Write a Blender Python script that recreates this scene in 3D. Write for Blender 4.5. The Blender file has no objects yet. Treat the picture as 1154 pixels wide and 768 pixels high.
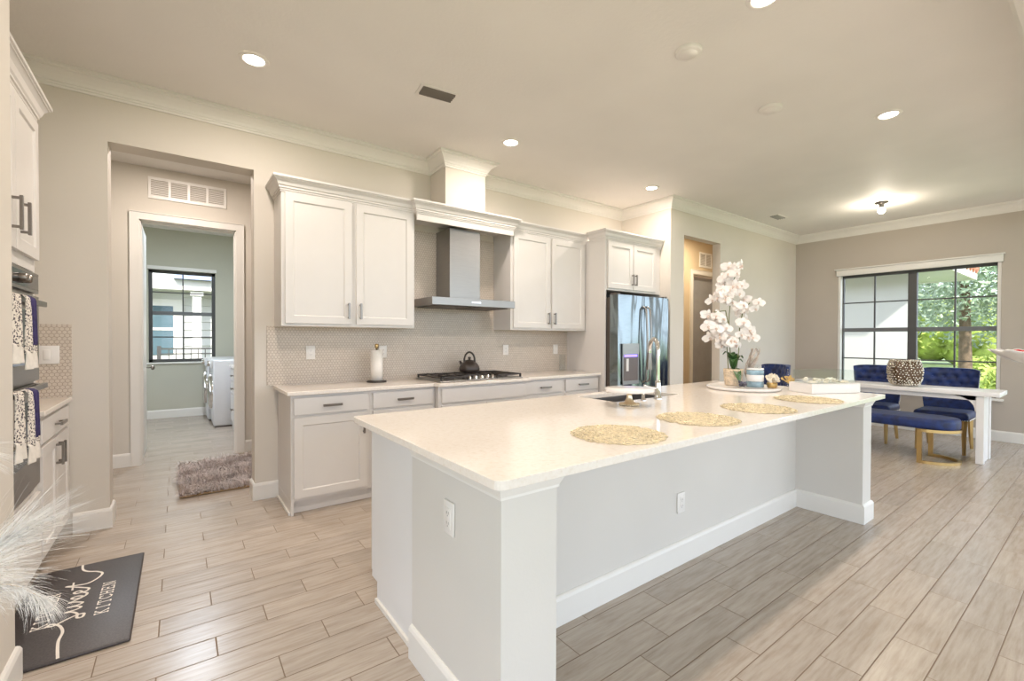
import bpy, bmesh, math, random
from mathutils import Vector, Matrix
random.seed(7)
PI = math.pi
C = bpy.context.scene.collection
S = bpy.context.scene

# ------------------------------------------------------------------ camera
FPX, CYP = 509.3, 387.256
ya, pt, rl = math.radians(36.422), math.radians(-0.629), math.radians(0.174)
Fw = Vector((math.sin(ya)*math.cos(pt), math.cos(ya)*math.cos(pt), math.sin(pt)))
Rt = Vector((math.cos(ya), -math.sin(ya), 0)); Up = Rt.cross(Fw)
Rt2 = Rt*math.cos(rl) + Up*math.sin(rl); Up2 = -Rt*math.sin(rl) + Up*math.cos(rl)
cam = bpy.data.cameras.new('camera'); camo = bpy.data.objects.new('camera', cam); C.objects.link(camo)
mw = Matrix.Identity(4)
for i in range(3):
    mw[i][0] = Rt2[i]; mw[i][1] = Up2[i]; mw[i][2] = -Fw[i]
mw.translation = Vector((0, 0, 1.305))
camo.matrix_world = mw
cam.sensor_width = 36; cam.sensor_fit = 'HORIZONTAL'; cam.lens = FPX/1154*36
cam.shift_y = (CYP-384)/1154; cam.clip_start = .02; cam.clip_end = 300
S.camera = camo

# ------------------------------------------------------------------ world, sun, exposure
S.view_settings.view_transform = 'Standard'; S.view_settings.look = 'None'
S.view_settings.exposure = 0.84; S.view_settings.gamma = 1; S.view_settings.use_curve_mapping = False
try:
    S.cycles.use_denoising = True; S.cycles.max_bounces = 10; S.cycles.diffuse_bounces = 6
    S.cycles.transparent_max_bounces = 16; S.cycles.sample_clamp_indirect = 6
except Exception: pass
W = bpy.data.worlds.new('world'); S.world = W; W.use_nodes = True
wb = W.node_tree.nodes['Background']
wb.inputs[0].default_value = (.75, .85, 1.0, 1); wb.inputs[1].default_value = 2.0

def light(name, kind, loc, energy, color=(1, 1, 1), size=.12, rot=(0, 0, 0), **k):
    d = bpy.data.lights.new(name, kind); o = bpy.data.objects.new(name, d); C.objects.link(o)
    d.energy = energy; d.color = color; o.location = loc; o.rotation_euler = rot
    if kind == 'AREA':
        d.shape = k.get('shape', 'DISK'); d.size = size
        if 'size_y' in k: d.size_y = k['size_y']
        if 'spread' in k: d.spread = k['spread']
    elif kind == 'SUN': d.angle = math.radians(1.5)
    else: d.shadow_soft_size = size
    return o
light('sun', 'SUN', (-10, -10, 20), 4.0, (1, .95, .86), rot=(math.radians(48), 0, math.radians(-22)))
WARM = (1.0, .875, .785)
LAMP_W, LAMP_W2 = 9.2, 12

# ------------------------------------------------------------------ materials
def nodes(name):
    m = bpy.data.materials.new(name); m.use_nodes = True
    nt = m.node_tree; p = nt.nodes['Principled BSDF']
    return m, nt, p
def N(nt, t, **k):
    n = nt.nodes.new(t)
    for a, v in k.items(): setattr(n, a, v)
    return n
def math_(nt, op, a, b=None):
    n = N(nt, 'ShaderNodeMath', operation=op)
    for i, v in enumerate((a, b)):
        if v is None: continue
        if isinstance(v, (int, float)): n.inputs[i].default_value = v
        else: nt.links.new(v, n.inputs[i])
    return n.outputs[0]
def pos(nt): return N(nt, 'ShaderNodeNewGeometry').outputs['Position']
def objco(nt): return N(nt, 'ShaderNodeTexCoord').outputs['Object']
def noise(nt, vec, scale, detail=3, rough=.55):
    n = N(nt, 'ShaderNodeTexNoise'); n.inputs['Scale'].default_value = scale
    n.inputs['Detail'].default_value = detail; n.inputs['Roughness'].default_value = rough
    nt.links.new(vec, n.inputs['Vector']); return n.outputs[0]
def mapping(nt, vec, scale=(1, 1, 1)):
    n = N(nt, 'ShaderNodeMapping'); n.inputs['Scale'].default_value = scale
    nt.links.new(vec, n.inputs['Vector']); return n.outputs[0]
def ramp(nt, fac, stops):
    n = N(nt, 'ShaderNodeValToRGB'); e = n.color_ramp.elements
    while len(e) < len(stops): e.new(.5)
    for i, (p_, c) in enumerate(stops):
        e[i].position = p_; e[i].color = (*c, 1) if len(c) == 3 else c
    nt.links.new(fac, n.inputs[0]); return n.outputs[0]
def bump(nt, p, h, strength=.2, dist=.002):
    b = N(nt, 'ShaderNodeBump'); b.inputs['Strength'].default_value = strength; b.inputs['Distance'].default_value = dist
    nt.links.new(h, b.inputs['Height']); nt.links.new(b.outputs[0], p.inputs['Normal'])
def mixc(nt, fac, a, b):
    n = N(nt, 'ShaderNodeMix', data_type='RGBA')
    for s, v in ((0, fac), (6, a), (7, b)):
        if isinstance(v, tuple): n.inputs[s].default_value = (*v, 1)
        elif isinstance(v, (int, float)): n.inputs[s].default_value = v
        else: nt.links.new(v, n.inputs[s])
    return n.outputs[2]
def plain(name, col, rough=.5, metal=0, nscale=0, namp=.06, bstr=0, spec=.5, coat=0, sheen=0):
    """procedural colour with a soft noise variation"""
    m, nt, p = nodes(name)
    p.inputs['Roughness'].default_value = rough; p.inputs['Metallic'].default_value = metal
    p.inputs['Specular IOR Level'].default_value = spec
    p.inputs['Coat Weight'].default_value = coat
    if sheen: p.inputs['Sheen Weight'].default_value = sheen
    v = objco(nt); n = noise(nt, v, nscale or 6)
    lo = tuple(max(0, c*(1-namp)) for c in col); hi = tuple(min(1, c*(1+namp)) for c in col)
    nt.links.new(ramp(nt, n, [(.3, lo), (.7, hi)]), p.inputs['Base Color'])
    if bstr: bump(nt, p, n, bstr, .003)
    return m
def emit(name, col, st):
    m, nt, p = nodes(name)
    p.inputs['Base Color'].default_value = (*col, 1)
    p.inputs['Emission Color'].default_value = (*col, 1); p.inputs['Emission Strength'].default_value = st
    return m
def glass(name, tint=(1, 1, 1), ior=1.3, rough=0.0, graze=.6):
    m = bpy.data.materials.new(name); m.use_nodes = True; nt = m.node_tree
    nt.nodes.remove(nt.nodes['Principled BSDF']); out = nt.nodes['Material Output']
    t = N(nt, 'ShaderNodeBsdfTransparent'); t.inputs[0].default_value = (*tint, 1)
    g = N(nt, 'ShaderNodeBsdfGlossy'); g.inputs['Roughness'].default_value = rough
    lw = N(nt, 'ShaderNodeLayerWeight'); r0 = ((ior-1)/(ior+1))**2
    f = math_(nt, 'ADD', math_(nt, 'MULTIPLY', math_(nt, 'POWER', lw.outputs['Facing'], 5.0), graze), r0)
    x = N(nt, 'ShaderNodeMixShader')
    nt.links.new(f, x.inputs[0]); nt.links.new(t.outputs[0], x.inputs[1]); nt.links.new(g.outputs[0], x.inputs[2])
    nt.links.new(x.outputs[0], out.inputs[0]); return m

def wallpaint(name, col, bscale=90, bs=.12):
    m, nt, p = nodes(name); v = pos(nt)
    n = noise(nt, v, bscale, 4); n2 = noise(nt, v, 1.3, 2)
    lo = tuple(c*.97 for c in col); hi = tuple(min(1, c*1.03) for c in col)
    nt.links.new(ramp(nt, n2, [(.3, lo), (.7, hi)]), p.inputs['Base Color'])
    p.inputs['Roughness'].default_value = .65; p.inputs['Specular IOR Level'].default_value = .3
    bump(nt, p, n, bs, .003); return m

def mat_floor():
    m, nt, p = nodes('plank_tile_floor'); v = pos(nt)
    s = N(nt, 'ShaderNodeSeparateXYZ'); nt.links.new(v, s.inputs[0])
    r = math_(nt, 'DIVIDE', math_(nt, 'SUBTRACT', s.outputs[1], 2.336), .1457)
    row = math_(nt, 'FLOOR', r); fy = math_(nt, 'SUBTRACT', r, row)
    c = math_(nt, 'DIVIDE', math_(nt, 'SUBTRACT', math_(nt, 'SUBTRACT', s.outputs[0], .325), math_(nt, 'MULTIPLY', row, .2)), .6)
    col = math_(nt, 'FLOOR', c); fx = math_(nt, 'SUBTRACT', c, col)
    def edge(f, w):   # distance to a joint in metres
        d = math_(nt, 'MINIMUM', f, math_(nt, 'SUBTRACT', 1.0, f)); return math_(nt, 'MULTIPLY', d, w)
    d = math_(nt, 'MINIMUM', edge(fy, .1457), edge(fx, .6))
    g = N(nt, 'ShaderNodeMapRange'); g.inputs['From Min'].default_value = .0015; g.inputs['From Max'].default_value = .0032
    nt.links.new(d, g.inputs['Value'])
    cid = N(nt, 'ShaderNodeCombineXYZ'); nt.links.new(row, cid.inputs[0]); nt.links.new(col, cid.inputs[1])
    wn = N(nt, 'ShaderNodeTexWhiteNoise', noise_dimensions='3D'); nt.links.new(cid.outputs[0], wn.inputs['Vector'])
    off = N(nt, 'ShaderNodeVectorMath', operation='MULTIPLY_ADD')
    nt.links.new(wn.outputs['Color'], off.inputs[0]); off.inputs[1].default_value = (7, 7, 7); nt.links.new(v, off.inputs[2])
    gr = noise(nt, mapping(nt, off.outputs[0], (2.2, 26, 1)), 2.0, 6, .62)
    kn = noise(nt, mapping(nt, off.outputs[0], (3.0, 9, 1)), 1.6, 3)
    base = ramp(nt, gr, [(.28, (.36, .298, .24)), (.5, (.455, .39, .325)), (.72, (.52, .452, .388))])
    base = mixc(nt, math_(nt, 'MULTIPLY', ramp(nt, kn, [(.55, (0, 0, 0)), (.75, (1, 1, 1))]), .35), base, (.33, .25, .18))
    tone = N(nt, 'ShaderNodeMix', data_type='RGBA', blend_type='MULTIPLY'); tone.inputs[0].default_value = 1
    nt.links.new(base, tone.inputs[6]); nt.links.new(ramp(nt, wn.outputs['Value'], [(0, (.90, .90, .905)), (1, (1.03, 1.025, 1.02))]), tone.inputs[7])
    colr = mixc(nt, g.outputs[0], (.20, .14, .09), tone.outputs[2])
    nt.links.new(colr, p.inputs['Base Color'])
    rr = N(nt, 'ShaderNodeMapRange'); rr.inputs['To Min'].default_value = .7; rr.inputs['To Max'].default_value = .27
    nt.links.new(g.outputs[0], rr.inputs['Value']); nt.links.new(rr.outputs[0], p.inputs['Roughness'])
    p.inputs['Specular IOR Level'].default_value = .6
    h = math_(nt, 'ADD', g.outputs[0], math_(nt, 'MULTIPLY', gr, .05)); bump(nt, p, h, .5, .0015)
    return m

def mat_hex(sz=.0245):
    m, nt, p = nodes('hexagon_mosaic'); v = pos(nt)
    s = N(nt, 'ShaderNodeSeparateXYZ'); nt.links.new(v, s.inputs[0])
    px = math_(nt, 'DIVIDE', math_(nt, 'ADD', s.outputs[0], s.outputs[1]), sz)
    pz = math_(nt, 'DIVIDE', s.outputs[2], sz)
    R3 = 1.7320508
    def cell(ox, oz):
        a = math_(nt, 'SUBTRACT', math_(nt, 'FRACT', math_(nt, 'ADD', px, ox)), .5)
        b = math_(nt, 'MULTIPLY', math_(nt, 'SUBTRACT', math_(nt, 'FRACT', math_(nt, 'ADD', math_(nt, 'DIVIDE', pz, R3), oz)), .5), R3)
        a, b = math_(nt, 'ABSOLUTE', a), math_(nt, 'ABSOLUTE', b)
        return math_(nt, 'MAXIMUM', a, math_(nt, 'ADD', math_(nt, 'MULTIPLY', a, .5), math_(nt, 'MULTIPLY', b, R3/2)))
    d = math_(nt, 'MINIMUM', cell(0, 0), cell(.5, .5))
    g = N(nt, 'ShaderNodeMapRange'); g.inputs['From Min'].default_value = .40; g.inputs['From Max'].default_value = .47
    nt.links.new(d, g.inputs['Value'])
    n = noise(nt, v, 40, 2)
    tile = ramp(nt, n, [(.3, (.58, .50, .42)), (.7, (.65, .575, .49))])
    nt.links.new(mixc(nt, g.outputs[0], tile, (.38, .305, .235)), p.inputs['Base Color'])
    p.inputs['Roughness'].default_value = .3
    bump(nt, p, math_(nt, 'SUBTRACT', 1.0, g.outputs[0]), .5, .0015)
    return m

def mat_quartz():
    m, nt, p = nodes('speckled_quartz'); v = pos(nt)
    n = noise(nt, v, 55, 4, .7); vo = N(nt, 'ShaderNodeTexVoronoi'); vo.inputs['Scale'].default_value = 38
    nt.links.new(v, vo.inputs['Vector'])
    base = ramp(nt, n, [(.30, (.745, .665, .57)), (.46, (.80, .735, .66)), (.7, (.83, .775, .71))])
    sp = ramp(nt, vo.outputs['Distance'], [(.10, (1, 1, 1)), (.18, (0, 0, 0))])
    n2 = noise(nt, v, 9, 2); sp = math_(nt, 'MULTIPLY', sp, ramp(nt, n2, [(.5, (0, 0, 0)), (.62, (.7, .7, .7))]))
    nt.links.new(mixc(nt, sp, base, (.66, .56, .45)), p.inputs['Base Color'])
    p.inputs['Roughness'].default_value = .10; p.inputs['Specular IOR Level'].default_value = .55
    return m

def mat_steel(name='brushed_steel', col=(.36, .345, .33), rough=.34, ax=(1, 1, 60), warp=0):
    m, nt, p = nodes(name); v = objco(nt)
    n = noise(nt, mapping(nt, v, ax), 8, 3)
    nt.links.new(ramp(nt, n, [(.3, tuple(c*.92 for c in col)), (.7, tuple(min(1, c*1.06) for c in col))]), p.inputs['Base Color'])
    p.inputs['Metallic'].default_value = 1; p.inputs['Roughness'].default_value = rough
    if warp: bump(nt, p, noise(nt, mapping(nt, v, (3, 3, .5)), 1.6, 1), .6, warp)
    return m

M = {}
M['wall'] = wallpaint('greige_wall_paint', (.66, .61, .54))
M['wall_backlit'] = wallpaint('backlit_wall_shade', (.49, .435, .375))  # window wall: its backlit shade is put into a darker colour
M['wall_sage'] = wallpaint('sage_wall_paint', (.52, .505, .42))
M['wall_hall'] = wallpaint('ochre_hall_paint', (.62, .50, .34))
M['ceiling'] = wallpaint('knockdown_ceiling', (.80, .775, .74), 38, .45)
M['trim'] = plain('white_trim_paint', (.78, .755, .71), .38, namp=.01)
M['cab'] = plain('white_cabinet_paint', (.69, .655, .62), .35, namp=.012)
M['island'] = wallpaint('island_white_paint', (.76, .745, .73))
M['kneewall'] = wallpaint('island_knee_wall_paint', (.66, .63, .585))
M['floor'] = mat_floor(); M['hex'] = mat_hex(); M['quartz'] = mat_quartz()
M['steel'] = mat_steel(); M['fridge'] = mat_steel('wavy_fridge_steel', (.27, .31, .315), .17, (1, 1, 30), .10)
M['nickel'] = mat_steel('brushed_nickel', (.26, .235, .21), .3)
M['chrome'] = mat_steel('chrome', (.75, .73, .72), .08, (1, 1, 1))
M['darksteel'] = plain('dark_fridge_side', (.10, .08, .065), .5)
M['black'] = plain('black_cast_iron', (.035, .028, .024), .5, nscale=60, namp=.3)
M['blackglass'] = plain('black_oven_glass', (.012, .012, .014), .06)
M['kettle'] = plain('black_enamel', (.05, .037, .03), .3)
M['gold'] = plain('gold_metal', (.55, .38, .16), .32, metal=1)
M['champagne'] = plain('champagne_metal', (.72, .62, .45), .3, metal=1)
M['palegold'] = plain('pale_gold_wire', (.70, .61, .42), .42, metal=.75, nscale=90, namp=.25)
M['brass'] = plain('brass', (.60, .44, .20), .25, metal=1)
M['plastic'] = plain('white_plastic', (.80, .77, .73), .35, namp=.01)
M['slotgrey'] = plain('outlet_slot', (.36, .33, .31), .6)
M['slot'] = plain('dark_slot', (.12, .10, .09), .6)
M['white'] = plain('white_lacquer', (.80, .77, .74), .3, namp=.015)
M['ceramic'] = plain('white_ceramic', (.82, .80, .78), .18, namp=.015)
M['paper'] = plain('paper_towel', (.84, .80, .74), .9, nscale=70, namp=.03, bstr=.3)
M['leaf'] = plain('orchid_leaf', (.045, .11, .03), .35, nscale=12, namp=.4)
M['stem'] = plain('orchid_stem', (.16, .17, .06), .5, nscale=20, namp=.3)
M['petal'] = plain('orchid_petal', (.86, .81, .77), .55, namp=.03)
M['lip'] = plain('orchid_lip', (.66, .52, .44), .5)
M['basket'] = plain('wicker_basket', (.66, .53, .38), .7, nscale=50, namp=.25, bstr=.4)
M['bark'] = plain('grey_driftwood', (.47, .40, .34), .8, nscale=25, namp=.35, bstr=.5)
M['velvet'] = plain('royal_blue_velvet', (.003, .018, .105), .55, nscale=14, namp=.55, sheen=.12)
M['nail'] = plain('pewter_nailheads', (.62, .60, .56), .25, metal=1)
M['red'] = plain('red_petals', (.62, .03, .04), .5)
M['glass'] = glass('window_glass', ior=1.25)
M['clear'] = glass('clear_acrylic', (.97, .98, .98), 1.4, graze=.22)
M['bronze'] = plain('dark_bronze_frame', (.075, .073, .072), .45)
M['alum'] = plain('grey_window_rail', (.15, .155, .16), .45)
M['ext'] = wallpaint('exterior_stucco', (.66, .66, .64), 30, .4)
M['roof'] = plain('terracotta_roof', (.42, .17, .10), .8, nscale=8, namp=.3)
M['lawn'] = plain('lawn', (.14, .19, .07), .9, nscale=3, namp=.4)
M['foliage'] = plain('tree_foliage', (.30, .38, .25), .7, nscale=1.2, namp=.5)
M['foliage2'] = plain('bright_hedge_foliage', (.34, .42, .08), .7, nscale=2, namp=.45)
M['trunk'] = plain('tree_trunk', (.16, .11, .07), .9, nscale=10, namp=.3)
M['slate'] = plain('blue_grey_shingle', (.22, .28, .40), .7, nscale=20, namp=.2)
M['extwin'] = plain('neighbour_window_glass', (.10, .16, .19), .1)
M['lens'] = emit('downlight_lens', (1, .93, .82), 14)
M['bulb'] = emit('warm_bulb', (1, .9, .72), 12)
M['violet'] = emit('dispenser_light', (.22, .16, 1.0), 1.6)

# ------------------------------------------------------------------ mesh builder
class MB:
    def __init__(s): s.v = []; s.f = []; s.sm = []
    def add(s, vs, fs, smooth=False, mx=None):
        b = len(s.v)
        s.v += [tuple(mx @ Vector(v)) if mx else tuple(v) for v in vs]
        for f in fs: s.f.append(tuple(i+b for i in f)); s.sm.append(smooth)
        return s
    def box(s, x0, x1, y0, y1, z0, z1, mx=None):
        vs = [(x, y, z) for z in (z0, z1) for y in (y0, y1) for x in (x0, x1)]
        return s.add(vs, [(0, 2, 3, 1), (4, 5, 7, 6), (0, 1, 5, 4), (2, 6, 7, 3), (0, 4, 6, 2), (1, 3, 7, 5)], mx=mx)
    def rbox(s, x0, x1, y0, y1, z0, z1, r=.01, mx=None, seg=2):
        bm = bmesh.new(); bmesh.ops.create_cube(bm, size=1)
        for v in bm.verts:
            v.co = Vector(((x0+x1)/2+v.co.x*(x1-x0), (y0+y1)/2+v.co.y*(y1-y0), (z0+z1)/2+v.co.z*(z1-z0)))
        r = min(r, .49*min(x1-x0, y1-y0, z1-z0))
        bmesh.ops.bevel(bm, geom=list(bm.edges), offset=r, segments=seg, profile=.5, affect='EDGES')
        bm.verts.index_update()
        s.add([v.co.copy() for v in bm.verts], [[v.index for v in f.verts] for f in bm.faces], True, mx); bm.free(); return s
    def lathe(s, prof, c=(0, 0, 0), seg=24, smooth=True, mx=None, cap=True):
        vs = []; fs = []; n = len(prof)
        for i in range(seg):
            a = 2*PI*i/seg
            for r, z in prof: vs.append((c[0]+r*math.cos(a), c[1]+r*math.sin(a), c[2]+z))
        for i in range(seg):
            j = (i+1) % seg
            for k in range(n-1): fs.append((i*n+k, j*n+k, j*n+k+1, i*n+k+1))
        s.add(vs, fs, smooth, mx)
        if cap:
            for k, rev in ((0, True), (n-1, False)):
                if prof[k][0] > 1e-4:
                    vs = [(c[0]+prof[k][0]*math.cos(2*PI*i/seg), c[1]+prof[k][0]*math.sin(2*PI*i/seg), c[2]+prof[k][1]) for i in range(seg)]
                    f = list(range(seg)); s.add(vs, [f[::-1] if rev else f], False, mx)
        return s
    def tube(s, pts, r, seg=8, smooth=True, mx=None):
        pts = [Vector(p) for p in pts]; n = len(pts)
        rs = r if isinstance(r, (list, tuple)) else [r]*n
        vs = []; fs = []; prev = None
        for i, p in enumerate(pts):
            t = (pts[min(i+1, n-1)]-pts[max(i-1, 0)]).normalized()
            if prev is None:
                a = Vector((0, 0, 1)) if abs(t.z) < .9 else Vector((1, 0, 0))
                u = t.cross(a).normalized()
            else:
                u = (prev-t*prev.dot(t))
                u = u.normalized() if u.length > 1e-6 else t.orthogonal().normalized()
            prev = u; w = t.cross(u)
            for k in range(seg):
                a = 2*PI*k/seg; vs.append(p+(u*math.cos(a)+w*math.sin(a))*rs[i])
        for i in range(n-1):
            for k in range(seg):
                l = (k+1) % seg; fs.append((i*seg+k, i*seg+l, (i+1)*seg+l, (i+1)*seg+k))
        s.add(vs, fs, smooth, mx)
        s.add(vs[:seg], [tuple(range(seg))[::-1]], False, mx); s.add(vs[-seg:], [tuple(range(seg))], False, mx)
        return s
    def sphere(s, c, r, u=12, v=8, mx=None, sc=(1, 1, 1)):
        prof = [(r*math.sin(PI*k/v), -r*math.cos(PI*k/v)) for k in range(v+1)]
        vs = []; fs = []; n = v+1
        for i in range(u):
            a = 2*PI*i/u
            for q, z in prof: vs.append((c[0]+q*math.cos(a)*sc[0], c[1]+q*math.sin(a)*sc[1], c[2]+z*sc[2]))
        for i in range(u):
            j = (i+1) % u
            for k in range(v): fs.append((i*n+k, j*n+k, j*n+k+1, i*n+k+1))
        return s.add(vs, fs, True, mx)
    def prism(s, poly, z0, z1, mx=None, smooth=False):
        n = len(poly); vs = [(x, y, z0) for x, y in poly]+[(x, y, z1) for x, y in poly]
        fs = [tuple(range(n))[::-1], tuple(range(n, 2*n))]+[(i, (i+1) % n, n+(i+1) % n, n+i) for i in range(n)]
        return s.add(vs, fs, smooth, mx)
    def sweep(s, prof, path, closed=False, z=0, side=1, mx=None):
        """profile (distance off the wall, height) swept along a plan path; side=+1 puts it to the left of the path"""
        P = [Vector(p) for p in path]; n = len(P); m = len(prof); vs = []; fs = []
        def nrm(a, b):
            d = (b-a).normalized(); return Vector((-d.y, d.x))*side
        for i in range(n):
            if closed or 0 < i < n-1:
                n1 = nrm(P[i-1], P[i]); n2 = nrm(P[i], P[(i+1) % n]); mt = (n1+n2)/(1+n1.dot(n2))
            elif i == 0: mt = nrm(P[0], P[1])
            else: mt = nrm(P[-2], P[-1])
            for d, h in prof: q = P[i]+mt*d; vs.append((q.x, q.y, z+h))
        for i in range(n if closed else n-1):
            j = (i+1) % n
            for k in range(m):
                l = (k+1) % m; fs.append((i*m+k, j*m+k, j*m+l, i*m+l))
        if not closed: fs += [tuple(range(m)), tuple(range((n-1)*m, n*m))[::-1]]
        return s.add(vs, fs, False, mx)
    def grid(s, fn, nu, nv, smooth=True, mx=None):
        vs = [fn(i/nu, j/nv) for j in range(nv+1) for i in range(nu+1)]
        fs = [(j*(nu+1)+i, j*(nu+1)+i+1, (j+1)*(nu+1)+i+1, (j+1)*(nu+1)+i) for j in range(nv) for i in range(nu)]
        return s.add(vs, fs, smooth, mx)
    def strip(s, path, w, h, mx=None, closed=False):
        """flat bar of height h (z) and width w along a path"""
        P = [Vector(p) for p in path]; n = len(P); vs = []; fs = []
        for i in range(n):
            if closed: t = P[(i+1) % n]-P[i-1]
            else: t = P[min(i+1, n-1)]-P[max(i-1, 0)]
            q = Vector((-t.y, t.x, 0)).normalized()*w/2
            vs += [P[i]-q, P[i]+q, P[i]+q+Vector((0, 0, h)), P[i]-q+Vector((0, 0, h))]
        for i in range(n if closed else n-1):
            j = (i+1) % n
            for k in range(4): fs.append((i*4+k, i*4+(k+1) % 4, j*4+(k+1) % 4, j*4+k))
        if not closed: fs += [(0, 3, 2, 1), ((n-1)*4, (n-1)*4+1, (n-1)*4+2, (n-1)*4+3)]
        return s.add(vs, fs, False, mx)
    def obj(s, name, mat, parent=None, bevel=0, kind=None, label=None):
        me = bpy.data.meshes.new(name); me.from_pydata([tuple(v) for v in s.v], [], s.f)
        me.polygons.foreach_set('use_smooth', s.sm); me.update()
        bm = bmesh.new(); bm.from_mesh(me); bmesh.ops.recalc_face_normals(bm, faces=bm.faces); bm.to_mesh(me); bm.free()
        me.materials.append(M[mat] if isinstance(mat, str) else mat)
        o = bpy.data.objects.new(name, me); C.objects.link(o)
        if parent: o.parent = parent
        if bevel:
            b = o.modifiers.new('bevel', 'BEVEL'); b.width = bevel; b.segments = 2; b.limit_method = 'ANGLE'; b.angle_limit = .6
        if kind: o['kind'] = kind
        if label: o['label'] = label
        return o
def thing(name, label, cat, loc=(0, 0, 0), rz=0, group=None):
    o = bpy.data.objects.new(name, None); C.objects.link(o); o.location = loc; o.rotation_euler = (0, 0, rz)
    o.empty_display_size = .1
    return tag(o, label, cat, group)
def tag(o, label, cat, group=None):
    o['label'] = label; o['category'] = cat
    if group: o['group'] = group
    return o
def struct(name, mb, mat, parent=None, bevel=0):
    return mb.obj(name, mat, parent, bevel, kind='structure' if not parent else None)
def dup(root, loc=None, rz=None, label=None):
    r = root.copy(); C.objects.link(r)
    if loc is not None: r.location = loc
    if rz is not None: r.rotation_euler = (0, 0, rz)
    if label: r['label'] = label
    for ch in list(root.children):
        c = ch.copy(); C.objects.link(c); c.parent = r
        for g in list(ch.children):
            d = g.copy(); C.objects.link(d); d.parent = c
    return r
# ================================================================== THE SETTING
H = 3.05; YB = 4.125; YH = YB+.18; YD = 5.95; YL = 9.2; XR = 8.503; YF = 3.351; XF = 4.913
XJ0, XJ1, ZJ = -.384, .487, 2.64
struct('floor', MB().box(-6, 8.75, -4.5, 9.5, -.1, 0), 'floor')
struct('ceiling', MB().box(-6, 8.75, -4.5, 9.5, H, H+.15), 'ceiling')
# back wall with the opening to the laundry hall
struct('wall_back', MB().box(-1.35, XJ0, YB, YH, 0, H).box(XJ0, XJ1, YB, YH, ZJ, H).box(XJ1, 5.03, YB, YH, 0, H), 'wall')
struct('wall_left', MB().box(-1.35, -1.2, 2.47, YB, 0, H), 'wall')
struct('wall_near', MB().box(-1.35, -.5, 1.95, 2.469, 0, H), 'wall')
# wall between fridge alcove and dining side, with the opening to the other hall
XO0, XO1, ZO = 5.198, 6.07, 2.635
struct('wall_front', MB().box(XF, XF+.115, YF+.115, YB, 0, H).box(XF, XO0, YF, YF+.115, 0, H).box(XO0, XO1, YF, YF+.115, ZO, H)
       .box(XO1, XR+.2, YF, YF+.115, 0, H), 'wall')
# dining wall with its window, and an unseen opening added further along for daylight
WY0, WY1, WZ0, WZ1 = .945, 2.735, .545, 2.33
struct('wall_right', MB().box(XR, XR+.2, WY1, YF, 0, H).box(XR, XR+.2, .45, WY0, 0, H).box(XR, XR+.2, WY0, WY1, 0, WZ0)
       .box(XR, XR+.2, WY0, WY1, WZ1, H).box(XR, XR+.2, -4.5, .45, 2.6, H), 'wall_backlit')
# header between the kitchen and the great room
struct('wall_header', MB().box(-1.35, XR, .12, .27, 2.75, H), 'wall')
# laundry hall and laundry room
DX0, DX1, DZ = -.317, .525, 2.505
struct('wall_hall', MB().box(-2.2, DX0, YD, YD+.12, 0, H).box(DX0, DX1, YD, YD+.12, DZ, H).box(DX1, 2.2, YD, YD+.12, 0, H)
       .box(-2.3, -2.2, YH, YD+.12, 0, H).box(2.2, 2.3, YH, YD+.12, 0, H), 'wall')
LX0, LX1, LZ0, LZ1 = -.385, .51, .90, 2.40
struct('wall_laundry', MB().box(-1.7, LX0, YL, YL+.2, 0, H).box(LX1, 1.5, YL, YL+.2, 0, H).box(LX0, LX1, YL, YL+.2, 0, LZ0)
       .box(LX0, LX1, YL, YL+.2, LZ1, H).box(-1.8, -1.7, YD+.12, 6.6, 0, H).box(-1.8, -1.7, 9.0, YL+.2, 0, H).box(-1.8, -1.7, 6.6, 9.0, 0, .5).box(-1.8, -1.7, 6.6, 9.0, 2.6, H).box(1.3, 1.5, YD+.12, YL, 0, H)  # gap in the left side is unseen, added to let sky light in
       .box(-1.7, DX0-.1, YD+.121, YD+.13, 0, H).box(DX1+.1, 1.3, YD+.121, YD+.13, 0, H), 'wall_sage')
# hall behind the dining side
YK = 4.55; KX0, KX1, KZ = 7.32, 8.15, 2.46
struct('wall_passage', MB().box(XF+.115, KX0, YK, YK+.12, 0, H).box(KX0, KX1, YK, YK+.12, KZ, H).box(KX1, 8.7, YK, YK+.12, 0, H)
       .box(XF+.115, XF+.125, YF+.115, YK, 0, H).box(XR, XR+.1, YF+.115, YK+.1, 0, H), 'wall_hall')

# crown moulding
CR = [(0, 0), (0, -.125), (.010, -.125), (.010, -.112), (.017, -.106), (.017, -.095), (.024, -.092), (.032, -.074), (.048, -.054), (.070, -.036), (.082, -.030), (.082, -.022), (.100, -.018), (.100, 0)]
CHX0, CHX1, CHY = 2.03, 2.475, 3.815
crown = MB().sweep(CR, [(-1.2, YB), (CHX0, YB), (CHX0, CHY), (CHX1, CHY), (CHX1, YB), (XF, YB), (XF, YF), (XR, YF), (XR, .27), (-1.2, .27), (-1.2, 1.95), (-.5, 1.95), (-.5, 2.47), (-1.2, 2.47)], True, H-.0005, side=-1)
struct('trim_1', crown, 'trim')
struct('wall_chimney', MB().box(CHX0, CHX1, CHY, YB, 2.52, H), 'wall')

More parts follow.
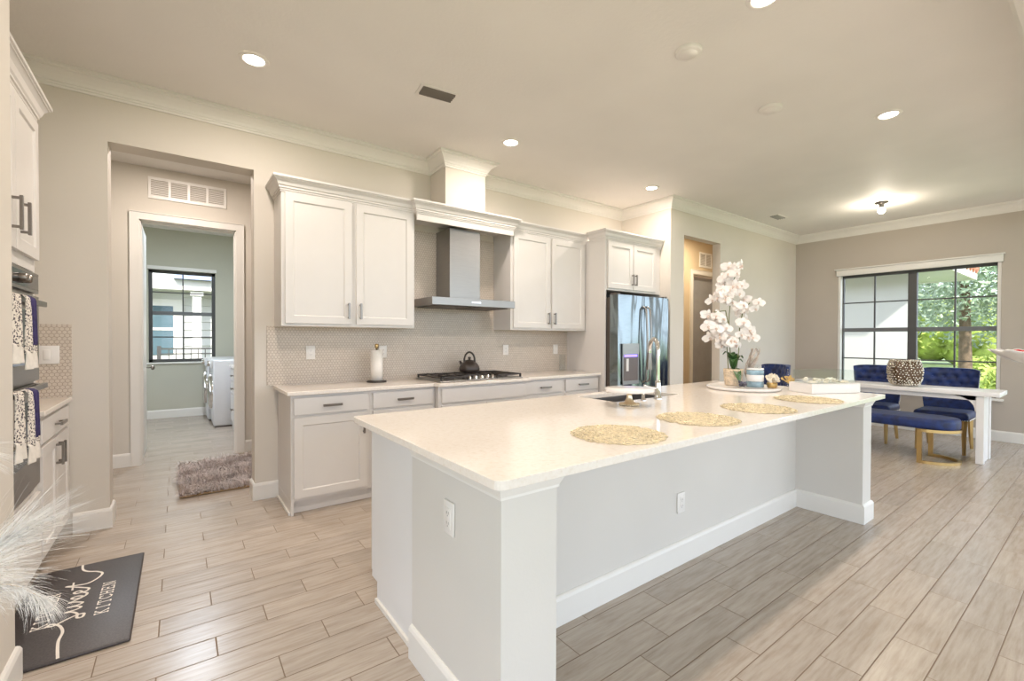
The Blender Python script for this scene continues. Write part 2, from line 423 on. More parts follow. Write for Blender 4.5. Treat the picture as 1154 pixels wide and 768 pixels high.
# baseboards
BB = [(0, 0), (.016, 0), (.016, .115), (.011, .128), (.004, .135), (0, .135)]
def bb(name, path, side): struct(name, MB().sweep(BB, path, False, .0005, side), 'trim')
bb('baseboard_back', [(-.568, YB), (XJ0, YB), (XJ0, YH), (-2.2, YH)], -1)
bb('baseboard_center', [(2.2, YH), (XJ1, YH), (XJ1, YB), (.655, YB)], -1)
bb('baseboard_hall', [(-2.2, YH+.02), (-2.2, YD), (-.392, YD)], -1)
bb('baseboard_hall_right', [(.598, YD), (2.2, YD)], -1)
bb('baseboard_laundry', [(-1.7, YD+.14), (-1.7, YL), (1.3, YL), (1.3, 8.0)], -1)
bb('baseboard_left', [(-1.35, 1.95), (-.5, 1.95), (-.5, 2.47), (-.58, 2.47)], -1)
bb('baseboard_front', [(4.97, YF), (XO0, YF), (XO0, YF+.115)], -1)
bb('baseboard_right', [(XO1, YF+.115), (XO1, YF), (XR, YF), (XR, .45)], -1)

# island knee walls
def U(x0, x1, xa, xb, y0, yk, yk2): return [(x0, y0), (xa, y0), (xa, yk), (xb, yk), (xb, y0), (x1, y0), (x1, yk2), (x0, yk2)]
PX0, PX1, QX0, QX1, PY, KY, KY2 = .765, .985, 3.885, 4.055, 1.088, 1.520, 1.72
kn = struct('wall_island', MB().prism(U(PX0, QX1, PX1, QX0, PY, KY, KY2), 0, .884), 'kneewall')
MB().sweep(BB, [(PX0, KY2), (PX0, PY), (PX1, PY), (PX1, KY), (QX0, KY), (QX0, PY), (QX1, PY), (QX1, KY2)], False, .0005, -1).obj('baseboard', 'trim', kn)
CAPP = [(0, 0), (.006, 0), (.006, .008), (.012, .02), (.026, .05), (.026, .058), (0, .058)]
MB().sweep(CAPP, [(PX0, KY2), (PX0, PY), (PX1, PY), (PX1, PY+.06)], False, .826, -1).sweep(CAPP, [(QX0, PY+.06), (QX0, PY), (QX1, PY), (QX1, KY2)], False, .826, -1).obj('cap_moulding', 'trim', kn)

# tile
struct('trim_2', MB().box(.574, 3.889, YB-.010, YB-.0005, .914, 1.40).box(1.711, 2.784, YB-.010, YB-.0005, 1.40, 2.36), 'hex')
struct('trim_3', MB().box(-1.2, -.566, YB-.010, YB-.0005, .914, 1.388).box(-1.1995, -1.19, 3.37, YB-.01, .914, 1.388), 'hex')

# door casings
def casing(name, x0, x1, zt, y, w=.07):
    return struct(name, MB().box(x0-w, x0, y-.02, y, 0, zt+w).box(x1, x1+w, y-.02, y, 0, zt+w).box(x0, x1, y-.02, y, zt, zt+w)
                  .box(x0-w-.006, x0-w, y-.028, y, 0, zt+w+.006).box(x1+w, x1+w+.006, y-.028, y, 0, zt+w+.006).box(x0-w, x1+w, y-.028, y, zt+w, zt+w+.006)
                  .box(x0, x0+.012, y, y+.12, 0, zt).box(x1-.012, x1, y, y+.12, 0, zt).box(x0, x1, y, y+.12, zt-.012, zt)
                  .box(x0+.012, x0+.02, y+.05, y+.065, 0, zt-.012).box(x1-.02, x1-.012, y+.05, y+.065, 0, zt-.012).box(x0+.012, x1-.012, y+.05, y+.065, zt-.03, zt-.012), 'trim')
casing('door_1', DX0, DX1, DZ, YD)
casing('door_2', KX0, KX1, KZ, YK)
d = MB().box(DX0-.022, DX0+.013, YD+.132, YD+.89, .012, DZ-.015)
for z0, z1 in ((.25, .95), (1.1, 2.3)): d.box(DX0+.013, DX0+.017, YD+.25, YD+.77, z0, z1)
dr = struct('door_3', d, 'trim')
MB().lathe([(.006, 0), (.006, .04), (.025, .045), (.028, .06), (.02, .075), (0, .078)], mx=Matrix.Translation((DX0+.013, YD+.82, .95)) @ Matrix.Rotation(PI/2, 4, 'Y')).obj('door_knob', 'nickel', dr)
hg = MB()
for z in (.25, 1.25, 2.25): hg.tube([(DX0+.008, YD+.122, z-.045), (DX0+.008, YD+.122, z+.045)], .007)
hg.obj('hinge', 'nickel', dr)
M['greydoor'] = plain('grey_door_paint', (.33, .33, .34), .5)
dk = struct('door_4', MB().box(KX0+.03, KX1-.03, YK+.07, YK+.11, .01, KZ-.03), 'greydoor')
MB().box(KX0+.12, KX1-.12, YK+.064, YK+.07, .25, 1.0).box(KX0+.12, KX1-.12, YK+.064, YK+.07, 1.15, KZ-.2).obj('door_panel', 'greydoor', dk)

# windows
def window(name, loc, rz, w, h, cols, rail, sashes, wall_t=.2):
    """local: x along the wall, -y into the room; origin at the sill centre on the wall face"""
    r = bpy.data.objects.new(name, None); C.objects.link(r); r.location = loc; r.rotation_euler = (0, 0, rz); r['kind'] = 'structure'
    fr = MB(); f = .05; n = sashes; yw = .10
    fr.box(-w/2, -w/2+f, yw, yw+.06, 0, h).box(w/2-f, w/2, yw, yw+.06, 0, h).box(-w/2, w/2, yw, yw+.06, 0, f).box(-w/2, w/2, yw, yw+.06, h-f, h)
    sw = w/n
    for i in range(1, n): fr.box(-w/2+i*sw-.05, -w/2+i*sw+.05, yw-.01, yw+.07, f, h-f)
    fr.obj('window_frame', 'bronze', r, .003)
    for i in range(n):
        x0 = -w/2+i*sw+(f if i == 0 else .05); x1 = -w/2+(i+1)*sw-(f if i == n-1 else .05)
        rl_ = MB().box(x0, x1, yw-.005, yw+.045, rail-.03, rail+.03)
        rl_.obj('meeting_rail', 'alum', r, .003)
        mu = MB(); xm = (x0+x1)/2
        mu.box(xm-.009, xm+.009, yw+.012, yw+.040, f, h-f)
        for z in ((rail+.03+h-f)/2, (f+rail-.03)/2): mu.box(x0, x1, yw+.013, yw+.039, z-.009, z+.009)
        mu.obj('muntin', 'bronze', r)
        MB().box(x0, x1, yw+.022, yw+.028, f, h-f).obj('pane', 'glass', r)
    return r
w1 = window('window_1', (XR, (WY0+WY1)/2, WZ0), -PI/2, WY1-WY0, WZ1-WZ0, 2, .91, 2)
MB().rbox(-.91, .91, -.03, -.001, WZ1-WZ0-.02, WZ1-WZ0+.075, .006).box(-.93, .93, -.055, -.001, WZ1-WZ0+.075, WZ1-WZ0+.09).obj('valance', 'trim', w1)
MB().rbox(-.93, .93, -.05, .095, -.03, -.001, .006).obj('window_sill', 'trim', w1)
MB().box(-.893, -.86, .01, .095, .001, 1.765).box(.86, .893, .01, .095, .001, 1.765).obj('jamb', 'trim', w1)
w2 = window('window_2', ((LX0+LX1)/2, YL, LZ0), 0, LX1-LX0, LZ1-LZ0, 2, .80, 1)
MB().box(-.46, .46, -.03, -.001, LZ1-LZ0-.005, LZ1-LZ0+.05).obj('valance', 'trim', w2)
MB().rbox(-.47, .47, -.03, .095, -.025, -.001, .006).obj('window_sill', 'trim', w2)

# ================================================================== OUTSIDE
struct('ground', MB().box(-30, 90, -60, 90, -.30, -.15), 'lawn')
nb = thing('stucco_house_wing', 'pale stucco house wing right outside the dining window', 'house', (10.9, 2.32, -.15))
MB().prism([(0, 0), (2.0, .62), (2.0, 7), (0, 7)], 0, 2.72).obj('wall', 'ext', nb)
MB().box(-.45, 2.4, -.45, 7, 2.721, 2.78).obj('soffit', 'ext', nb)
MB().box(-.49, 2.4, -.49, -.45, 2.70, 2.86).box(-.49, -.45, -.45, 7, 2.70, 2.86).box(2.4, 2.44, -.49, 7, 2.70, 2.86).obj('fascia', 'trim', nb)
rf = MB()
rf.add([(-.5, -.5, 2.84), (2.45, -.5, 2.84), (.97, 1.5, 3.6), (.97, 7, 3.6), (-.5, 7, 2.84), (2.45, 7, 2.84)], [(0, 1, 2), (0, 2, 3, 4), (1, 5, 3, 2)])
for i in range(10):
    x = -.4+i*.3; q = 1-abs(x-.97)/1.5; rf.tube([(x, -.52, 2.88), (x, -.5+2*q, 2.88+.76*q)], .075, 8)
rf.obj('tile_roof', 'roof', nb)
def leafball(mb, c, rad, n, ls, flat=.75):
    for _ in range(n):
        while True:
            d = Vector((random.gauss(0, 1), random.gauss(0, 1), random.gauss(0, 1)))
            if d.length > .1: break
        d.normalize(); q = Vector(c)+Vector((d.x*rad, d.y*rad, d.z*rad*flat))*(random.random()**.45)
        a = Vector((random.uniform(-1, 1), random.uniform(-1, 1), random.uniform(-1, 1))).normalized(); b = a.orthogonal().normalized()
        l = ls*random.uniform(.6, 1.3)
        mb.add([q-a*l, q+b*l*.45, q+a*l, q-b*l*.45], [(0, 1, 2, 3)])
def tree(loc, h, r, label, mat='foliage', n=8000):
    t = thing('garden_tree', label, 'tree', loc, group='trees beyond the dining window')
    MB().tube([(0, 0, 0), (.1, .05, h*.4), (0, .1, h*.8)], [.16, .12, .06], 8).obj('trunk', 'trunk', t)
    m = MB()
    for k in range(9):
        a = k*2.4; leafball(m, (math.cos(a)*r*.55, math.sin(a)*r*.55, h*(.36+.06*k)), r*.6, n//9, .085)
    m.obj('crown', mat, t); return t
tree((18.2, 2.7, -.15), 6.0, 2.1, 'nearest leafy garden tree in the right dining sash')
tree((23.6, 5.0, -.15), 7.5, 2.5, 'leafy tree rising just past the house eave')
tree((24.5, .2, -.15), 7.5, 2.4, 'leafy tree at the right edge of the dining window')
tree((30, 3.0, -.15), 9.0, 3.2, 'tall far tree in the middle of the right dining sash', 'foliage')
tree((28.6, 10.2, -.15), 9.0, 3.2, 'far tall tree behind the stucco house wing', 'foliage')
hm = MB()
for k in range(30):
    hc = (36.5+random.uniform(-.5, .5), -1+k*.5, .6+(k*7 % 10)*.27); leafball(hm, hc, 1.4, 420, .14); hm.sphere(hc, 1.15, 12, 8)
o = hm.obj('garden_hedge', 'foliage2', kind='stuff'); tag(o, 'tall sunlit hedge closing the garden beyond the trees', 'hedge')
def bush(loc, r, label):
    m = MB()
    for k in range(5): leafball(m, (random.uniform(-.5, .5)*r, random.uniform(-.7, .7)*r, r*random.uniform(.4, .7)), r*.6, 420, .075)
    o = m.obj('clipped_bush', 'foliage2'); o.location = loc; tag(o, label, 'bush', 'sunlit bushes on the lawn')
bush((14.6, 1.15, -.15), .85, 'sunlit yellow-green bush at the right of the dining window')
bush((18.6, 4.6, -.15), .95, 'sunlit yellow-green bush beside the house wing corner')
bush((21.0, 2.9, -.15), 1.0, 'farthest sunlit bush, behind the nearest tree trunk')
# neighbour seen from the laundry room
nh = thing('neighbour_house', 'white house with column and railing outside the laundry window', 'house', (-2.5, 13.2, -.15))
sd = MB().box(-3, 7, 0, .3, 0, 6.2)
for k in range(30): sd.add([(2.60, -.001, .3+k*.19), (7, -.001, .3+k*.19), (7, -.025, .31+k*.19), (2.60, -.025, .31+k*.19), (2.60, -.001, .48+k*.19), (7, -.001, .48+k*.19)], [(0, 1, 2, 3), (3, 2, 5, 4)])
sd.obj('siding', 'ext', nh)
MB().box(1.90, 2.60, -.06, 0, .95, 2.34).obj('window_trim', 'trim', nh)
MB().box(1.99, 2.40, -.075, -.055, 1.05, 2.18).obj('window_pane', 'extwin', nh)
MB().box(1.99, 2.40, -.09, -.07, 1.62, 1.68).obj('window_rail', 'trim', nh)
MB().box(2.76, 2.93, -.5, -.33, 0, 2.52).box(2.72, 2.97, -.54, -.29, 2.42, 2.52).obj('column', 'trim', nh)
MB().box(.2, 7, -.6, 0, 2.53, 2.76).obj('porch_beam', 'trim', nh)
MB().add([(2.42, -.75, 2.76), (7, -.75, 2.76), (7, 0, 3.1), (2.42, 0, 3.1), (2.42, 0, 2.76), (7, 0, 2.76)], [(0, 1, 2, 3), (0, 3, 4), (1, 5, 2)]).obj('porch_roof', 'slate', nh)
rg = MB().box(2.16, 6, -1.0, -.96, 1.19, 1.225).box(2.16, 6, -1.0, -.96, 1.085, 1.11).box(2.13, 2.20, -1.02, -.94, 0, 1.27)
for k in range(24): rg.box(2.32+k*.13, 2.338+k*.13, -.99, -.97, .35, 1.19)
rg.obj('railing', 'bronze', nh)
# ================================================================== CABINETS (local front faces -y)
def shaker(mb, x0, x1, z0, z1, yf, th=.02, rail=.058):
    b, d = .006, .009
    o = [(x0, z0), (x1, z0), (x1, z1), (x0, z1)]
    i = [(x0+rail, z0+rail), (x1-rail, z0+rail), (x1-rail, z1-rail), (x0+rail, z1-rail)]
    j = [(x0+rail+b, z0+rail+b), (x1-rail-b, z0+rail+b), (x1-rail-b, z1-rail-b), (x0+rail+b, z1-rail-b)]
    vs = [(x, yf, z) for x, z in o]+[(x, yf, z) for x, z in i]+[(x, yf+d, z) for x, z in j]+[(x, yf+th, z) for x, z in o]
    fs = [(8, 9, 10, 11), (12, 15, 14, 13)]
    for k in range(4):
        l = (k+1) % 4
        fs += [(k, l, 4+l, 4+k), (4+k, 4+l, 8+l, 8+k), (k, 12+k, 12+l, l)]
    mb.add(vs, fs); return mb
def handle(parent, x, z, y, L=.13, vert=True, mat='nickel'):
    m = MB(); h = L/2
    if vert: m.box(x-.008, x+.008, y-.036, y-.024, z-h, z+h).box(x-.005, x+.005, y-.026, y, z-h+.006, z-h+.018).box(x-.005, x+.005, y-.026, y, z+h-.018, z+h-.006)
    else: m.box(x-h, x+h, y-.036, y-.024, z-.009, z+.009).box(x-h+.006, x-h+.018, y-.026, y, z-.005, z+.005).box(x+h-.018, x+h-.006, y-.026, y, z-.005, z+.005)
    return m.obj('handle', mat, parent, .0015)
def door(root, x0, x1, z0, z1, yf, hx=None, hz=None, L=.13):
    d = shaker(MB(), x0, x1, z0, z1, yf).obj('door', 'cab', root, .0015)
    if hx is not None: handle(d, hx, hz, yf, L)
    return d
def drawer(root, x0, x1, z0, z1, yf, pull=True):
    d = MB().box(x0, x1, yf, yf+.02, z0, z1).obj('drawer', 'cab', root, .003)
    if pull: handle(d, (x0+x1)/2, (z0+z1)/2, yf, .14, False)
    return d
CC = [(0, -.026), (.006, -.026), (.006, -.014), (.012, -.014), (.012, -.001), (.019, .001), (.019, .012), (.026, .020), (.034, .044), (.048, .060), (.054, .062), (.054, .069), (.062, .071), (.062, .087), (0, .087)]
YW = YB-.002
def base_unit(x0, x1, label, yface=3.595, doors=1, pull=True, fx=None, hside=1, flush_left=False):
    r = thing('base_cabinet', label, 'cabinet', ((x0+x1)/2, YW, 0), 0, 'base cabinets on the back wall')
    w = x1-x0; yf = yface-YW
    b = MB().box(-w/2+.0005, w/2-.0005, yf, -.012, .1, .884).box(-w/2+(0 if not flush_left else .0), w/2-.0005, yf+.055, -.03, 0, .1)
    if flush_left: b.box(-w/2+.0005, -w/2+.02, yf, -.012, 0, .1)
    b.obj('carcass', 'cab', r, .001)
    if flush_left: MB().box(-w/2-.012, -w/2+.0, yf+.02, -.03, .001, .02).obj('shoe_moulding', 'trim', r)
    f0, f1 = fx if fx else (x0+.025, x1-.025); f0 -= (x0+x1)/2; f1 -= (x0+x1)/2
    drawer(r, f0, f1, .737, .862, yf-.02, pull)
    dw = (f1-f0)/doors
    for k in range(doors):
        a, c = f0+k*dw+(.002 if k else 0), f0+(k+1)*dw-(.002 if k < doors-1 else 0)
        hx = (c-.03) if (doors == 2 and k == 0) or (doors == 1 and hside > 0) else (a+.03)
        door(r, a, c, .125, .718, yf-.02, hx, .62)
    return r
base_unit(.653, 1.230, 'white base cabinet at the left end of the back run beside the hall opening', fx=(.672, 1.206), flush_left=True)
base_unit(1.230, 1.812, 'second white base cabinet from the left, below the paper towel roll', fx=(1.255, 1.79), hside=-1)
base_unit(1.812, 2.790, 'wide white cooktop base cabinet with a blank false drawer front', 3.53, 2, False, fx=(1.84, 2.762))
base_unit(2.790, 3.337, 'white base cabinet just right of the cooktop', fx=(2.816, 3.312))
base_unit(3.337, 3.886, 'rightmost white base cabinet beside the tall fridge panel', fx=(3.362, 3.868), hside=-1)
wt = MB().prism([(.622, YW), (.622, 3.545), (1.775, 3.545), (1.80, 3.48), (2.80, 3.48), (2.825, 3.545), (3.887, 3.545), (3.887, YW-.001)], .886, .914)
tag(wt.obj('quartz_countertop', 'quartz', bevel=.004), 'speckled cream quartz countertop running along the back wall', 'countertop')

def crown_path(mb, pts, z): return mb.sweep(CC, pts, False, z, -1)
# left pair
u = thing('wall_cabinet', 'large white double-door wall cabinet left of the range hood', 'cabinet', (1.17, YW, 1.395), group='wall cabinets')
x0, x1 = .629-1.17, 1.711-1.17; yf = 3.804-YW
MB().box(x0, x1, yf, 0, 0, 1.048).box(x0-.002, x1, yf-.002, yf, .0, .012).obj('carcass', 'cab', u, .001)
door(u, .653-1.17, 1.152-1.17, .022, 1.018, yf-.02, 1.122-1.17, .13); door(u, 1.189-1.17, 1.69-1.17, .022, 1.018, yf-.02, 1.219-1.17, .13)
crown_path(MB(), [(x0, 0), (x0, yf), (x1, yf)], 1.048).obj('cornice', 'cab', u)
# hood bridge
u = thing('hood_valance', 'white bridge valance with cornice over the steel range hood', 'valance', (2.2475, YW, 2.36), group=None)
hx = .5365-.0005; yb = 3.745-YW
MB().box(-hx, hx, yb, yb+.02, 0, .083).box(-hx, hx, yb+.02, 0, .06, .083).obj('fascia', 'cab', u, .001)
MB().sweep(CC, [(-hx, 3.80-YW), (-hx, yb), (hx, yb), (hx, 3.80-YW)], False, .083, -1).obj('cornice', 'cab', u)
# right pair
u = thing('wall_cabinet', 'white double-door wall cabinet between the range hood and the fridge', 'cabinet', (3.335, YW, 1.395), group='wall cabinets')
x0, x1 = 2.785-3.335, 3.886-3.335
MB().box(x0, x1, yf, 0, 0, 1.048).box(x0, x1, yf-.002, yf, 0, .012).obj('carcass', 'cab', u, .001)
door(u, 2.816-3.335, 3.319-3.335, .022, 1.018, yf-.02, 3.289-3.335, .13); door(u, 3.347-3.335, 3.853-3.335, .022, 1.018, yf-.02, 3.377-3.335, .13)
crown_path(MB(), [(x0, yf), (x1, yf)], 1.048).obj('cornice', 'cab', u)
# fridge surround
u = thing('fridge_cabinet', 'white over-fridge cabinet with tall side panel reaching the floor', 'cabinet', (4.4, YW, 0))
a, b_ = 3.889-4.4, 4.911-4.4; yq = 3.50-YW
MB().box(a, a+.022, yq, 0, 0, 2.455).obj('side_panel', 'cab', u, .001)
MB().box(a+.023, b_, yq+.004, 0, 1.862, 2.455).obj('carcass', 'cab', u, .001)
door(u, 3.925-4.4, 4.36-4.4, 1.885, 2.425, yq-.018, 4.335-4.4, 2.0); door(u, 4.372-4.4, 4.805-4.4, 1.885, 2.425, yq-.018, 4.397-4.4, 2.0)
crown_path(MB(), [(a, 3.735-YW), (a, yq), (b_, yq)], 2.455).obj('cornice', 'cab', u)

# oven tower on the left wall; local x -> +Y, front -y -> +X
TY = 2.94
u = thing('oven_tower_cabinet', 'tall white oven cabinet on the left wall with double doors above', 'cabinet', (-1.198, TY, 0), PI/2)
tw = .425; tf = -(1.198-.60)
MB().box(-tw, -tw+.04, tf, 0, .1, 2.44).box(tw-.04, tw, tf, 0, .1, 2.44).box(-tw+.04, tw-.04, tf, 0, 1.64, 2.44).box(-tw+.04, tw-.04, tf, 0, .1, .52).box(-tw, tw, tf+.09, 0, 0, .1).box(-tw+.04, tw-.04, -.03, 0, .52, 1.64).obj('carcass', 'cab', u, .001)
door(u, -tw+.012, -.003, 1.70, 2.408, tf-.02, -.068, 1.85, .15); door(u, .003, tw-.012, 1.70, 2.408, tf-.02, .068, 1.85, .15)
crown_path(MB(), [(-tw+.001, tf), (tw, tf), (tw, 0)], 2.44).obj('cornice', 'cab', u)
drawer(u, -tw+.012, tw-.012, .125, .50, tf-.02, False)
ov = thing('double_wall_oven', 'stainless double wall oven built into the left oven tower', 'oven', (-1.198, TY, .525), PI/2)
ow = .378
MB().box(-ow, ow, tf, -.035, 0, 1.105).obj('housing', 'steel', ov)
cp = MB().box(-ow, ow, tf-.022, tf, 1.0, 1.10).obj('control_panel', 'steel', ov, .002)
MB().box(-ow+.02, ow-.02, tf-.024, tf-.021, 1.015, 1.085).obj('display_glass', 'blackglass', cp)
kb = MB()
for x in (.02, .09): MB().lathe([(.02, 0), (.02, .02), (.016, .028), (0, .028)], mx=Matrix.Translation((x, tf-.024, 1.05)) @ Matrix.Rotation(PI/2, 4, 'X'), seg=16).obj('control_knob', 'nickel', cp)
for z0, z1, hz in ((.56, .985, .945), (.03, .545, .565-.03)):
    d = MB().box(-ow, ow, tf-.022, tf, z0, z1).obj('oven_door', 'steel', ov, .002)
    gz0 = z0+.09 if z0 > .3 else z0+.155
    MB().box(-ow+.035, ow-.035, tf-.0245, tf-.021, gz0, z1-.075).obj('window_glass', 'blackglass', d)
    MB().box(-.335, .335, tf-.060, tf-.044, hz-.013, hz+.013).box(-.32, -.30, tf-.046, tf-.02, hz-.01, hz+.01).box(.30, .32, tf-.046, tf-.02, hz-.01, hz+.01).obj('handle', 'nickel', d, .003)
# small base cabinet past the ovens
u = thing('base_cabinet', 'narrow white base cabinet in the corner past the oven tower', 'cabinet', (-1.198, 3.744, 0), PI/2, 'base cabinets on the left wall')
sw_ = .3785
MB().box(-sw_, sw_, tf, 0, .1, .884).box(-sw_, sw_, tf+.06, 0, 0, .1).obj('carcass', 'cab', u, .001)
drawer(u, -sw_+.02, sw_-.02, .737, .862, tf-.02)
door(u, -sw_+.02, -.003, .125, .718, tf-.02, -.035, .62); door(u, .003, sw_-.02, .125, .718, tf-.02, .035, .62)
tag(MB().box(-1.197, -.566, 3.367, YB-.011, .886, .914).obj('quartz_countertop', 'quartz', bevel=.004), 'short cream countertop between the oven tower and the hall wall', 'countertop')

# ================================================================== ISLAND
IX0, IX1, IY0, IY1 = .696, 4.065, 1.005, 2.284
SX0, SX1, SY0, SY1 = 2.17, 2.845, 1.86, 2.20
isl = thing('island_cabinet', 'long white island cabinet run behind the knee wall', 'island', (2.41, 1.72, 0))
x0, x1 = .785-2.41, 4.03-2.41
sa, sb = SX0-.03-2.41, SX1+.03-2.41
MB().box(x0, sa, .002, .532, .1, .884).box(sb, x1, .002, .532, .1, .884).box(sa, sb, .002, .532, .1, .63).box(sa, sb, .002, .09, .63, .884).box(sa, sb, .51, .532, .63, .884).box(x0, x1, .002, .46, 0, .1).obj('carcass', 'island', isl)
MB().box(x0-.012, x0, .006, .46, .001, .022).obj('shoe_moulding', 'trim', isl)
n = 6; dw = (x1-x0)/n
for k in range(n):
    dd = shaker(MB(), -(x0+(k+1)*dw)+.004, -(x0+k*dw)-.004, .125, .86, -.552, .02).obj('door', 'cab', isl); dd.rotation_euler = (0, 0, PI)
    handle(dd, -(x0+k*dw)-.04, .72, -.552)
# worktop with sink cut-out, rounded corners
def rrect(x0, x1, y0, y1, r, n=5):
    P = []
    for cx, cy, a0 in ((x1-r, y0+r, -PI/2), (x1-r, y1-r, 0), (x0+r, y1-r, PI/2), (x0+r, y0+r, PI)):
        for k in range(n+1): a = a0+PI/2*k/n; P.append((cx+r*math.cos(a), cy+r*math.sin(a)))
    return P
def holed(outer, inner, z0, z1):
    bm = bmesh.new(); loops = []
    for P in (outer, inner):
        vs = [bm.verts.new((x, y, z0)) for x, y in P]; loops.append(vs)
        for i in range(len(vs)): bm.edges.new((vs[i], vs[(i+1) % len(vs)]))
    bmesh.ops.triangle_fill(bm, use_beauty=True, edges=list(bm.edges))
    g = bmesh.ops.extrude_face_region(bm, geom=list(bm.faces))
    for e in g['geom']:
        if isinstance(e, bmesh.types.BMVert): e.co.z = z1
    bm.verts.index_update(); m = MB(); m.add([v.co.copy() for v in bm.verts], [[v.index for v in f.verts] for f in bm.faces]); bm.free(); return m
tag(holed(rrect(IX0, IX1, IY0, IY1, .03), rrect(SX0, SX1, SY0, SY1, .02, 3), .886, .914).obj('island_worktop', 'quartz', bevel=.003), 'large speckled cream quartz worktop on the white island', 'countertop')
sk = thing('undermount_sink', 'stainless undermount sink set into the island worktop', 'sink', ((SX0+SX1)/2, (SY0+SY1)/2, .884))
a, b_ = (SX1-SX0)/2+.012, (SY1-SY0)/2+.012
MB().box(-a, -a+.01, -b_, b_, -.2, 0).box(a-.01, a, -b_, b_, -.2, 0).box(-a, a, -b_, -b_+.01, -.2, 0).box(-a, a, b_-.01, b_, -.2, 0).box(-a, a, -b_, b_, -.21, -.2).obj('basin', 'steel', sk)
MB().lathe([(.045, 0), (.045, .004), (.02, .002), (0, .001)], (0, 0, -.2)).obj('drain', 'chrome', sk)
# ================================================================== APPLIANCES
hd = thing('range_hood', 'stainless steel chimney range hood over the cooktop', 'range hood', (2.255, YB-.012, 1.605))
MB().box(-.455, .455, -.49, 0, 0, .07).obj('canopy', 'steel', hd, .002)
MB().box(-.17, .17, -.285, 0, .071, .754).obj('chimney', 'steel', hd, .002)
MB().box(-.40, -.02, -.44, -.06, -.008, -.001).box(.02, .40, -.44, -.06, -.008, -.001).obj('filter', 'darksteel', hd)
MB().box(-.05, .05, -.493, -.490, .03, .042).obj('badge', 'chrome', hd)

ck = thing('gas_cooktop', 'black five-burner gas cooktop with cast iron grates', 'cooktop', (2.29, 3.79, .914))
MB().rbox(-.455, .455, -.26, .26, .0005, .014, .006).obj('top_plate', 'steel', ck)
for gx in (-.30, 0, .30):
    g = MB()
    x0, x1, y0, y1 = gx-.146, gx+.146, (-.24 if gx else -.12), .24
    for x in (x0, x1-.014): g.box(x, x+.014, y0, y1, .034, .048)
    for y in (y0, (y0+y1)/2-.007, y1-.014): g.box(x0, x1, y, y+.014, .034, .048)
    for x in (gx-.05, gx+.036): g.box(x, x+.012, y0, y1, .036, .050)
    for x in (x0, x1-.016):
        for y in (y0, y1-.016): g.box(x, x+.016, y, y+.016, .0145, .036)
    g.obj('grate', 'black', ck, .003)
for bx, by in ((-.30, -.12), (-.30, .12), (0, .06), (.30, -.12), (.30, .12)):
    MB().lathe([(.05, .014), (.05, .022), (.034, .024), (.034, .031), (0, .032)], (bx, by, 0), 18).obj('burner', 'black', ck)
for k in range(5):
    MB().lathe([(.021, .014), (.021, .020), (.016, .022), (.015, .044), (0, .046)], (-.13+k*.065, -.20, 0), 14).obj('control_knob', 'chrome', ck)

kt = thing('tea_kettle', 'black round tea kettle with arched handle on the rear grate', 'kettle', (2.36, 3.92, .9655), math.radians(-75))
MB().lathe([(.085, 0), (.098, .006), (.104, .03), (.098, .06), (.078, .088), (.05, .105), (.045, .11), (0, .112)], seg=32).obj('body', 'kettle', kt)
MB().lathe([(.045, .110), (.043, .118), (.012, .124), (.012, .134), (.018, .142), (.012, .152), (0, .153)], seg=20).obj('lid', 'kettle', kt)
MB().tube([(-.085, 0, .06), (-.115, 0, .075), (-.135, 0, .105)], [.02, .015, .010], 10).obj('spout', 'kettle', kt)
hp = [(0, .055*math.cos(t), .115+.085*math.sin(t)) for t in [PI*k/12 for k in range(13)]]
hp = [(x*1+.045*0+y*.75, y*.6, z) for x, y, z in hp]
MB().tube([(hp[0][0], hp[0][1], .088)]+hp+[(hp[-1][0], hp[-1][1], .088)], .010, 8).obj('handle', 'kettle', kt)

pt_ = thing('paper_towel_holder', 'white paper towel roll on a brass-topped black stand', 'paper towels', (1.415, 3.94, .914))
MB().lathe([(.085, .0005), (.085, .010), (.07, .014), (0, .014)], seg=28).obj('base', 'black', pt_)
MB().lathe([(.020, .016), (.052, .016), (.052, .285), (.020, .285)], seg=28, cap=False).obj('paper_roll', 'paper', pt_)
MB().lathe([(.008, .014), (.008, .30), (.016, .305), (.016, .335), (.008, .34), (0, .34)], seg=14).obj('rod', 'brass', pt_)

gl = MB().lathe([(.0, .001), (.036, .001), (.040, .01), (.040, .20), (.037, .20), (.036, .012), (0, .012)], seg=24, cap=False)
o = gl.obj('glass_vase', 'clear'); o.location = (3.74, 4.04, .914); tag(o, 'empty clear glass cylinder in the counter corner by the fridge panel', 'vase')

# refrigerator
fx0, fx1, fyf = 3.925, 4.855, 3.34
fr = thing('refrigerator', 'stainless french-door refrigerator in the alcove beside the tall panel', 'refrigerator', ((fx0+fx1)/2, 4.09, 0))
hw = (fx1-fx0)/2; yd0 = fyf-4.09
MB().box(-hw+.005, hw-.005, yd0+.12, 0, .03, 1.775).box(-hw+.05, hw-.05, yd0+.14, -.1, 0, .03).obj('body', 'darksteel', fr, .003)
def fdoor(x0, x1, z0, z1):
    def bow(u): return yd0-.012*math.sin(PI*u)
    m = MB(); nu = 14
    m.grid(lambda u, v: (x0+(x1-x0)*u, bow(u), z0+(z1-z0)*v), nu, 24)
    m.box(x0, x1, yd0+.0005, yd0+.115, z0, z1); return m
dl = fdoor(-hw, -.003, .72, 1.80).obj('fridge_door', 'fridge', fr)
dr_ = fdoor(.003, hw, .72, 1.80).obj('fridge_door', 'fridge', fr)
df = fdoor(-hw, hw, .06, .71).obj('freezer_drawer', 'fridge', fr)
